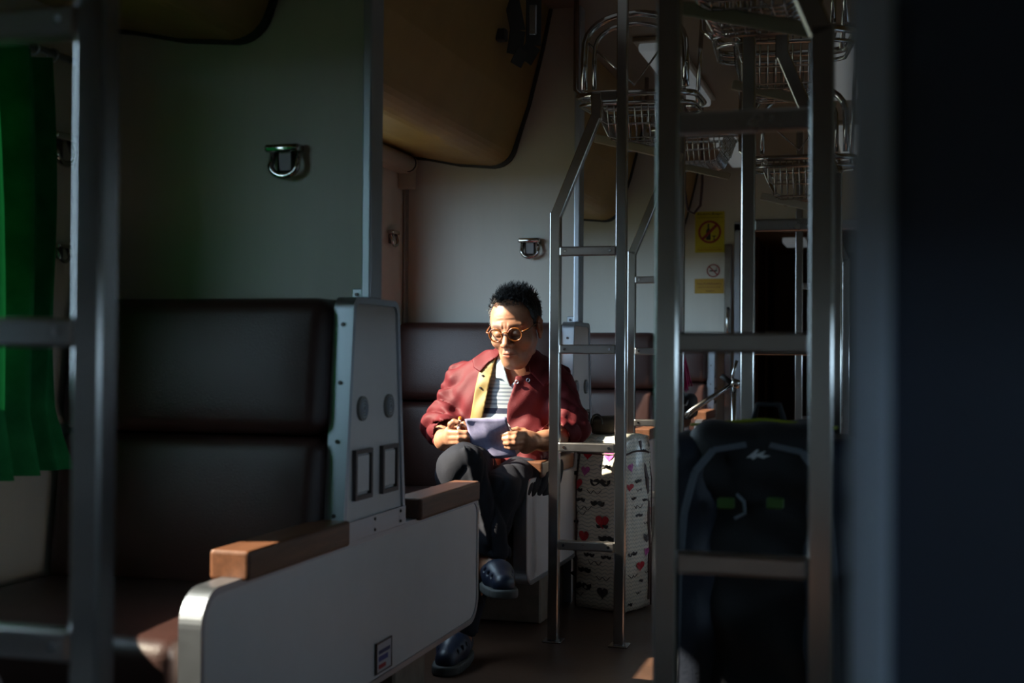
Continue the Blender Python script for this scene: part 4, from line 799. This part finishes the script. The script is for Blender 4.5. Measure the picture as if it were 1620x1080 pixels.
# --- hair
mh = mat('black_hair', (0.012, 0.011, 0.012), 0.42, bump=0.6, bscale=180, stretch=(1, 1, 0.3))
def hairline(P):                          # negative where hair grows
    ax = np.abs(P[0]); front = 0.040+np.clip(P[2]-0.090, -0.2, 0.1)*1.35-0.010*np.exp(-((ax-0.040)/0.016)**2)-0.020*np.clip(1-ax/0.04, 0, 1)
    a = np.where(P[2] > 0.090, P[1]-front, P[1]-(0.040-0.12*np.clip(0.090-P[2], 0, 0.1)))*0.7
    low = -0.018-P[2]+0.9*np.maximum(0, P[1]+0.005)*np.clip(1-P[2]/0.04, 0, 1)
    return np.maximum(a, low)
def hair(P):
    sh = head(P, True)-0.0032-0.004*np.clip((P[2]-0.06)/0.06, 0, 1)+0.0022*wav(P, 140, 60, 90, 0.5, 1.2)+0.0015*wav(P, 300, 220, 100, 1.7, 1.2)
    return smax(sh, hairline(P)+0.0015*wav(P, 420, 190, 260, 0.2), 0.008)
v, f = nets(hair, (-0.10, -0.135, -0.06), (0.10, 0.09, 0.15), 0.0024); hair_o = npmesh('hair', H2W(v), f, mh, man)
hb_ = B(); rng = np.random.default_rng(3); cand = v[(v[:, 2] > 0.0)]
gb_ = B()
for i in rng.choice(len(cand), 2600):
    p = cand[i]; n_ = p-np.array([0, -0.01, 0.03]); n_ = n_/np.linalg.norm(n_); top_ = min(1, max(0, (p[2]-0.05)/0.05))
    dr = n_*(0.25+0.35*top_)+np.array([0.25*top_, (0.55 if p[1] > 0.0 else -0.2)*top_-0.25*(1-top_), 0.55*top_-0.9*(1-top_)])+rng.normal(size=3)*0.28; dr /= np.linalg.norm(dr)
    L_ = rng.uniform(0.008, 0.017)*(0.55+0.75*top_); q = [p-n_*0.001, p+dr*L_*0.5+n_*0.0015, p+dr*L_]
    grey = p[0] < -0.055 and p[2] < 0.07 and rng.random() < 0.75
    tube(gb_ if grey else hb_, [Vector(H2W(x)) for x in q], [0.0008, 0.0006, 0.0002], 3, caps=False)
# sparse strands combed over the bare forehead
for i in range(420):
    x = rng.uniform(-0.055, 0.055); z0 = rng.uniform(0.088, 0.120); y0 = 0.064-(z0-0.08)*0.85
    p = np.array([x, y0+0.008-4.0*x*x, z0+0.002]); dr = np.array([rng.normal()*0.3+0.15, 0.55, 0.45+rng.normal()*0.25]); dr /= np.linalg.norm(dr); L_ = rng.uniform(0.008, 0.018)
    tube(hb_, [Vector(H2W(p)), Vector(H2W(p+dr*L_*0.5)), Vector(H2W(p+dr*L_+np.array([0, 0, -0.3*L_])))], [0.0006, 0.0005, 0.0002], 3, caps=False)
o = obj('hair_strands', hb_, mh, man, True, True); o['kind'] = 'stuff'
o = obj('grey_temple_hair', gb_, mat('grey_hair', (0.30, 0.29, 0.28), 0.5), man, True, True); o['kind'] = 'stuff'
# --- clothes
SH_R, EL_R, CU_R = (-1.372, 4.155, 0.79), (-1.425, 4.09, 0.650), (-1.372, 3.975, 0.634)
SH_L, EL_L, CU_L = (-1.052, 4.155, 0.79), (-0.990, 4.09, 0.652), (-1.010, 4.005, 0.640)
def folds(P):
    s = 0.0045*wav(P, 45, -20, 60, 0.4, 1.1)+0.003*wav(P, -70, 30, 75, 1.3, 1.0)+0.002*wav(P, 110, 60, -60, 2.2, 0.8)
    arm = np.clip((np.abs(P[0]+1.212)-0.13)/0.06, 0, 1)
    return s*(0.5+0.35*arm)+arm*0.013*(1-np.abs(wav(P, 16, 26, 44, 0.9, 0.9)))**2
def jacket0(P):
    d = ell(P, (-1.214, 4.120, 0.715), (0.184, 0.113, 0.19)); d = smin(d, ell(P, (-1.212, 4.135, 0.55), (0.178, 0.145, 0.12)), 0.08)
    d = smin(d, cap(P, (-1.365, 4.15, 0.805), (-1.06, 4.15, 0.805), 0.062), 0.05); d = smin(d, cap(P, (-1.205, 4.145, 0.79), NECK, 0.10, 0.072), 0.05)
    a = smin(cap(P, SH_R, EL_R, 0.068, 0.070), cap(P, EL_R, CU_R, 0.066, 0.052), 0.03); b = smin(cap(P, SH_L, EL_L, 0.066, 0.064), cap(P, EL_L, CU_L, 0.058, 0.046), 0.03)
    d = smin(d, np.minimum(a, b), 0.025)
    d = smin(d, cap(P, (-1.115, 4.04, 0.62), (-1.105, 3.995, 0.50), 0.05, 0.045), 0.04)
    return d
def cuffs(P): return np.minimum(cap(P, (-1.405, 4.04, 0.64), (-1.31, 3.86, 0.622), 0.043, 0.048), cap(P, (-1.003, 4.05, 0.64), (-1.03, 3.91, 0.63), 0.041, 0.046))
def neckhole(P): return cap(P, (-1.195, 4.12, 0.80), W2Hc, 0.066, 0.070)
W2Hc = H2W((0, -0.02, -0.08))
OPEN = [(788, 545), (776, 600), (760, 672), (801, 672), (803, 640), (813, 610), (816, 592), (836, 570), (842, 545)]
def frontcut(P, poly): return np.maximum(poly_sd(P, poly), P[1]-4.10)
def jacket(P):
    d = jacket0(P)+folds(P); d = smax(d, -neckhole(P), 0.006); d = smax(d, -frontcut(P, OPEN), 0.003); d = smax(d, -cuffs(P), 0.004)
    d = smax(d, 0.455-P[2], 0.01); return d
jm = mat('maroon_cotton', (0.125, 0.014, 0.018), 0.62, noise=0.25, nscale=12, bump=0.25, bscale=420); jm.node_tree.nodes['Principled BSDF'].inputs['Specular IOR Level'].default_value = 0.2
v, f = nets(jacket, (-1.53, 3.90, 0.45), (-0.89, 4.36, 0.91), 0.0045); jk = npmesh('jacket', v, f, jm, man)
LIN = [(786, 560), (770, 572), (757, 590), (752, 612), (743, 668), (762, 668), (776, 600)]
def patch(poly, out, lo=0.01, ymax=4.12, base=None):
    def fn(P):
        b = (base or (lambda Q: jacket0(Q)+folds(Q)))(P); return smax(np.maximum(b-out, -(b+lo)), np.maximum(poly_sd(P, poly), P[1]-ymax), 0.003)
    return fn
v, f = nets(patch(LIN, 0.005), (-1.36, 3.95, 0.62), (-1.14, 4.14, 0.90), 0.0032); npmesh('jacket_lining', v, f, mat('mustard_lining', (0.28, 0.185, 0.05), 0.6, noise=0.2, nscale=30), jk)
CL = [(794, 552), (768, 553), (747, 568), (749, 581), (760, 589), (772, 574), (788, 564)]; CR_ = [(838, 552), (836, 572), (838, 588), (861, 612), (876, 598), (884, 570), (872, 548), (850, 543)]
for poly in (CL, CR_):
    v, f = nets(patch(poly, 0.012, 0.006, 4.22), (-1.40, 3.95, 0.76), (-0.98, 4.22, 0.93), 0.0036); npmesh('collar_flap', v, f, jm, jk)
# collar stand round the back of the neck
bm = B(); nn = 30; rows = []
for k in range(nn+1):
    t = math.radians(-50+280*k/nn); ca_, sa_ = math.cos(t), math.sin(t); row = []
    for rr, zz in ((0.073, -0.01), (0.070, 0.035), (0.076, 0.043), (0.084, 0.036), (0.100, -0.005)):
        back = max(0, sa_); row.append(bm.verts.new((-1.19+rr*1.0*ca_, 4.122+rr*0.95*sa_, 0.853+zz+0.02*back-0.012*(1-back))))
    rows.append(row)
for a_, b_ in zip(rows[:-1], rows[1:]):
    for i in range(4): bm.faces.new((a_[i], b_[i], b_[i+1], a_[i+1]))
o = obj('collar_stand', bm, jm, jk, True, True); sm = o.modifiers.new('thick', 'SOLIDIFY'); sm.thickness = 0.004
def hit(px, py, fn, y0=3.7, y1=4.3):
    ys = np.arange(y0, y1, 0.0015); pts = np.array([at(px, py, Y=y) for y in ys]); d = fn([pts[:, 0:1], pts[:, 1:2], pts[:, 2:3]]).ravel(); i = np.argmax(d < 0)
    return pts[i]
for px, py in ((818, 604), (836, 601)):
    p = hit(px, py, lambda P: jacket0(P)+folds(P)); bm = B(); tube(bm, [(p[0]+0.0055*math.cos(2*PI*k/14), p[1]-0.004, p[2]+0.0055*math.sin(2*PI*k/14)) for k in range(14)], 0.0017, 6, True); obj('snap_button', bm, M['alu'], jk, True, True)
for px, py in ((765, 594), (761, 613)):
    p = hit(px, py, lambda P: jacket0(P)+folds(P)); obj('snap_socket', disc(B(), (p[0], p[1]-0.008, p[2]), 0.0035, 'y', 0.005, 12), M['screw'], jk, world=True)
def shirt_mat():
    m = mat('striped_jersey', (0.5, 0.5, 0.5), 0.75, bump=0.15, bscale=500); nt = m.node_tree; b = nt.nodes['Principled BSDF']; N = nt.nodes.new; L = nt.links.new
    tc = N('ShaderNodeTexCoord'); sp = N('ShaderNodeSeparateXYZ'); L(tc.outputs['Object'], sp.inputs[0]); mr = N('ShaderNodeMapRange'); mr.inputs['From Min'].default_value = 0.10; mr.inputs['From Max'].default_value = 0.46; L(sp.outputs[2], mr.inputs[0])
    cr = N('ShaderNodeValToRGB'); cr.color_ramp.interpolation = 'CONSTANT'; E_ = cr.color_ramp.elements; E_[0].color = (0.34, 0.385, 0.42, 1); E_[0].position = 0; E_[1].color = (0.34, 0.385, 0.42, 1); E_[1].position = 0.999
    z0 = at(785, 650, Y=4.03)[2]-0.42; pos = lambda z: (z-0.10)/0.36
    bands = [(z0-0.009, (0.014, 0.018, 0.05)), (z0+0.009, (0.34, 0.38, 0.41))]
    for k in range(9): bands += [(z0+0.021+0.0125*k, (0.15, 0.18, 0.225) if k < 5 else (0.24, 0.29, 0.33)), (z0+0.0265+0.0125*k, (0.34, 0.385, 0.42))]
    for z, c in bands: e = E_.new(pos(z)); e.color = (*c, 1)
    L(mr.outputs[0], cr.inputs[0]); L(cr.outputs[0], b.inputs['Base Color']); return m
VN = [(791, 560), (798, 585), (808, 609), (820, 596), (840, 575), (840, 555)]
def shirt0(P):
    return smin(trunk(P)-0.010, ell(P, (-1.212, 4.13, 0.62), (0.150, 0.108, 0.16)), 0.05)+0.003*wav(P, 40, 10, 50, 0.7)
def shirt(P): return smax(smax(smax(shirt0(P), -frontcut(P, VN), 0.003), -neckhole(P), 0.004), 0.50-P[2], 0.01)
shm = shirt_mat()
v, f = nets(shirt, (-1.40, 4.0, 0.49), (-1.03, 4.32, 0.88), 0.0055); st_ = npmesh('shirt', v, f, shm, man)
v, f = nets(patch([(786, 560), (784, 598), (795, 600), (808, 612), (799, 584), (793, 562)], 0.007, 0.006, 4.14, shirt0), (-1.30, 3.96, 0.72), (-1.10, 4.16, 0.90), 0.003)
npmesh('shirt_collar', v, f, mat('pale_blue_collar', (0.38, 0.45, 0.48), 0.7), st_)
def trousers(P):
    r = smin(cap(P, RH, RK, 0.095, 0.070), cap(P, RK, (-1.105, 3.632, 0.305), 0.066, 0.054), 0.02)
    r = smin(r, cap(P, (-1.33, 3.95, 0.50), (-1.235, 3.70, 0.52), 0.07, 0.055), 0.03)
    l = smin(cap(P, LH, LK, 0.09, 0.068), cap(P, LK, LA, 0.064, 0.052), 0.02)
    d = smin(np.minimum(r, l), ell(P, (-1.215, 4.17, 0.52), (0.18, 0.14, 0.105)), 0.04)
    d = d+0.0030*wav(P, 34, 12, 22, 0.2, 0.8)+0.0018*wav(P, -50, 30, 40, 1.1, 0.8)+0.007*(1-np.abs(wav(P, 26, 34, -20, 0.6, 0.7)))**3
    knife = cap(P, (-1.20, 3.63, 0.62), (-1.105, 3.578, 0.33), 0.001)-0.006; d = smin(d, knife+0.004, 0.012)
    d = smax(d, -cap(P, (-1.118, 3.642, 0.335), (-1.091, 3.612, 0.20), 0.044, 0.048), 0.004); d = smax(d, -cap(P, (-1.183, 3.58, 0.12), (-1.19, 3.56, -0.05), 0.042), 0.004)
    cut = (P[0]+1.112)*0.25+(P[1]-3.63)*-0.05+(P[2]-0.302)*0.95; leg = np.where((P[1] < 3.80) & (P[0] > -1.16) & (P[2] < 0.36) & (P[2] > 0.22), -cut, -1.0)
    return smax(np.maximum(d, np.where((P[0] > -1.155) & (P[1] < 3.69) & (P[2] < 0.33) & (P[2] > 0.235), np.maximum(-1, -cut), -1)), 0.07-P[2], 0.005)
tm = mat('dark_grey_twill', (0.020, 0.021, 0.028), 0.8, noise=0.2, nscale=20, bump=0.2, bscale=500, spec=0.12)
v, f = nets(trousers, (-1.46, 3.46, 0.05), (-0.98, 4.34, 0.66), 0.0055); npmesh('trousers', v, f, tm, man)
def shoe(heel, toe, name_up):
    heel, toe = np.array(heel), np.array(toe); a = toe-heel; L_ = np.linalg.norm(a); a /= L_; up_ = np.array([0, 0, 1.0]); up_ = up_-a*(a@up_); up_ /= np.linalg.norm(up_); s_ = np.cross(a, up_)
    def loc(P): q = [P[0]-heel[0], P[1]-heel[1], P[2]-heel[2]]; return [sum(q[i]*a[i] for i in range(3)), sum(q[i]*s_[i] for i in range(3)), sum(q[i]*up_[i] for i in range(3))]
    def sole(P):
        Q = loc(P); w_ = 0.038+0.010*np.sin(np.clip(Q[0]/L_, 0, 1)*PI)-0.006*(Q[0] < 0.02); d2 = np.hypot(np.maximum(0, np.abs(Q[0]-L_*0.5)-(L_*0.5-0.03)), 0)
        e = np.sqrt(d2**2+Q[1]**2)-np.where(np.abs(Q[0]-L_/2) < L_/2-0.03, w_, 0.04); return smax(e, np.abs(Q[2]+0.012)-0.013, 0.006)
    def upper(P):
        Q = loc(P); d = chain(Q, [(0.035, 0, 0.028), (0.12, 0, 0.026), (L_-0.035, 0, 0.012)], [0.040, 0.041, 0.032], 0.03); d = smax(d, -Q[2]-0.002, 0.004)
        d = smax(d, -cap(Q, (0.03, 0, 0.085), (0.075, 0, 0.085), 0.035), 0.008)
        for k in range(3): d = smax(d, -cap(Q, (0.13+0.025*k, -0.06, 0.043-0.006*k), (0.13+0.025*k, 0.06, 0.043-0.006*k), 0.005), 0.004)
        return d
    lo = np.minimum(heel, toe)-0.08; hi = np.maximum(heel, toe)+0.09; lo[2] = min(lo[2], heel[2]-0.05)
    v, f = nets(upper, lo, hi, 0.004); u = npmesh('shoe', v, f, SHU, man); v, f = nets(sole, lo, hi, 0.004); npmesh('sole', v, f, SHS, u)
SHU = mat('navy_sandal', (0.015, 0.022, 0.045), 0.4, bump=0.1); SHS = mat('grey_rubber_sole', (0.085, 0.088, 0.085), 0.7, noise=0.3, nscale=25)
shoe((-1.122, 3.657, 0.222), (-1.014, 3.447, 0.232), 0); shoe((-1.190, 3.60, 0.026), (-1.168, 3.365, 0.026), 0)
# ------------------------------------------------------------------ spectacles, sheet, pen
root = thing('eyeglasses', 'round tortoiseshell eyeglasses on the seated man', 'glasses', tuple(H2W((0, 0.105, 0.005))))
def tort():
    m = mat('tortoiseshell', (0.33, 0.10, 0.018), 0.18, noise=0.8, nscale=160, col2=(0.05, 0.014, 0.006), coat=0.5); return m
TM = tort(); HW = lambda *p: Vector(H2W(p))
for s in (-1, 1):
    C_ = lambda t, r=0.0228: HW(s*0.0335+r*math.cos(t), 0.1085-0.006*abs(s*0.0335+r*math.cos(t))/0.05, 0.004+r*0.94*math.sin(t))
    bm = B(); tube(bm, [C_(2*PI*k/32) for k in range(32)], 0.0028, 8, True); rm = obj('rim', bm, TM, root, True, True)
    bm = B(); vs_ = [bm.verts.new(C_(2*PI*k/32, 0.022)) for k in range(32)]; bm.faces.new(vs_)
    r_ = bmesh.ops.extrude_face_region(bm, geom=list(bm.faces)); dn = Vector(HR @ np.array([0, 1, 0]))*0.0012
    for e in r_['geom']:
        if isinstance(e, bmesh.types.BMVert): e.co += dn
    obj('lens', bm, M['lens'] if 'lens' in M else M['glass'], rm, world=True)
    bm = B(); tube(bm, [HW(s*0.054, 0.102, 0.011), HW(s*0.0665, 0.096, 0.013), HW(s*0.076, 0.06, 0.014), HW(s*0.0815, 0.012, 0.016), HW(s*0.082, -0.018, 0.004)], [0.003, 0.0032, 0.0026, 0.0022, 0.0022], 8); obj('temple', bm, TM, root, True, True)
bm = B(); tube(bm, [HW(-0.0135, 0.1075, 0.009), HW(-0.006, 0.1105, 0.013), HW(0.006, 0.1105, 0.013), HW(0.0135, 0.1075, 0.009)], 0.0023, 8); obj('bridge', bm, TM, root, True, True)
# folded sheet of paper
pm = mat('paper_sheet', (0.27, 0.255, 0.39), 0.75, noise=0.35, nscale=90, col2=(0.19, 0.18, 0.31))
TL, TR, BR_, BL = np.array(at(735, 663, Y=3.822)), np.array(at(801, 660, Y=3.822)), np.array(at(818, 722, Y=3.872)), np.array(at(752, 726, Y=3.880))
v, f = [], []; n1, n2 = 16, 12
for j in range(n2+1):
    for i in range(n1+1):
        u, t = i/n1, j/n2; p = TL*(1-u)*(1-t)+TR*u*(1-t)+BR_*u*t+BL*(1-u)*t; cr_ = 0.010*(1-abs(u-0.48)/0.5); p = p+np.array([0, -cr_+0.004*math.sin(9*t+3*u), 0.002*math.sin(7*u)])
        v.append(p)
for j in range(n2):
    for i in range(n1): a = j*(n1+1)+i; f.append((a, a+1, a+n1+2, a+n1+1))
root = thing('paper_sheet', 'creased lavender sheet of paper held in both hands', 'paper', tuple((TL+BR_)/2)); o = pymesh('sheet', v, f, pm, root); sm = o.modifiers.new('thick', 'SOLIDIFY'); sm.thickness = 0.0012; sm.offset = 0
# the white corner turned over at the upper right, and the page behind
v = [TR+np.array([-0.012, 0.012, 0.002]), TR+np.array([0.010, 0.014, -0.03]), BR_+np.array([0.012, 0.015, 0.02]), BR_+np.array([-0.012, 0.013, -0.002]), TL+np.array([0.05, 0.012, 0.004])]
o = pymesh('back_page', v, [(0, 1, 2, 3, 4)], mat('paper_white', (0.66, 0.65, 0.70), 0.75), root, False); sm = o.modifiers.new('thick', 'SOLIDIFY'); sm.thickness = 0.0012
# pen
root = thing('pen', 'white pen with orange cap in the right hand of the man', 'pen', tuple(at(727, 672, Y=3.86)))
e0, e1 = Vector(at(725.5, 678.5, Y=3.848)), Vector(at(728, 660.5, Y=3.905)); d_ = (e1-e0)
bm = B(); tube(bm, [e0, e0+d_*0.05, e0+d_*0.7], [0.0042, 0.0055, 0.0055], 12); obj('barrel', bm, mat('white_plastic', (0.75, 0.73, 0.75), 0.3), root, True, True)
bm = B(); tube(bm, [e0+d_*0.68, e0+d_*0.98, e0+d_], [0.0066, 0.0062, 0.005], 12); obj('cap', bm, mat('orange_plastic', (0.85, 0.16, 0.01), 0.35), root, True, True)
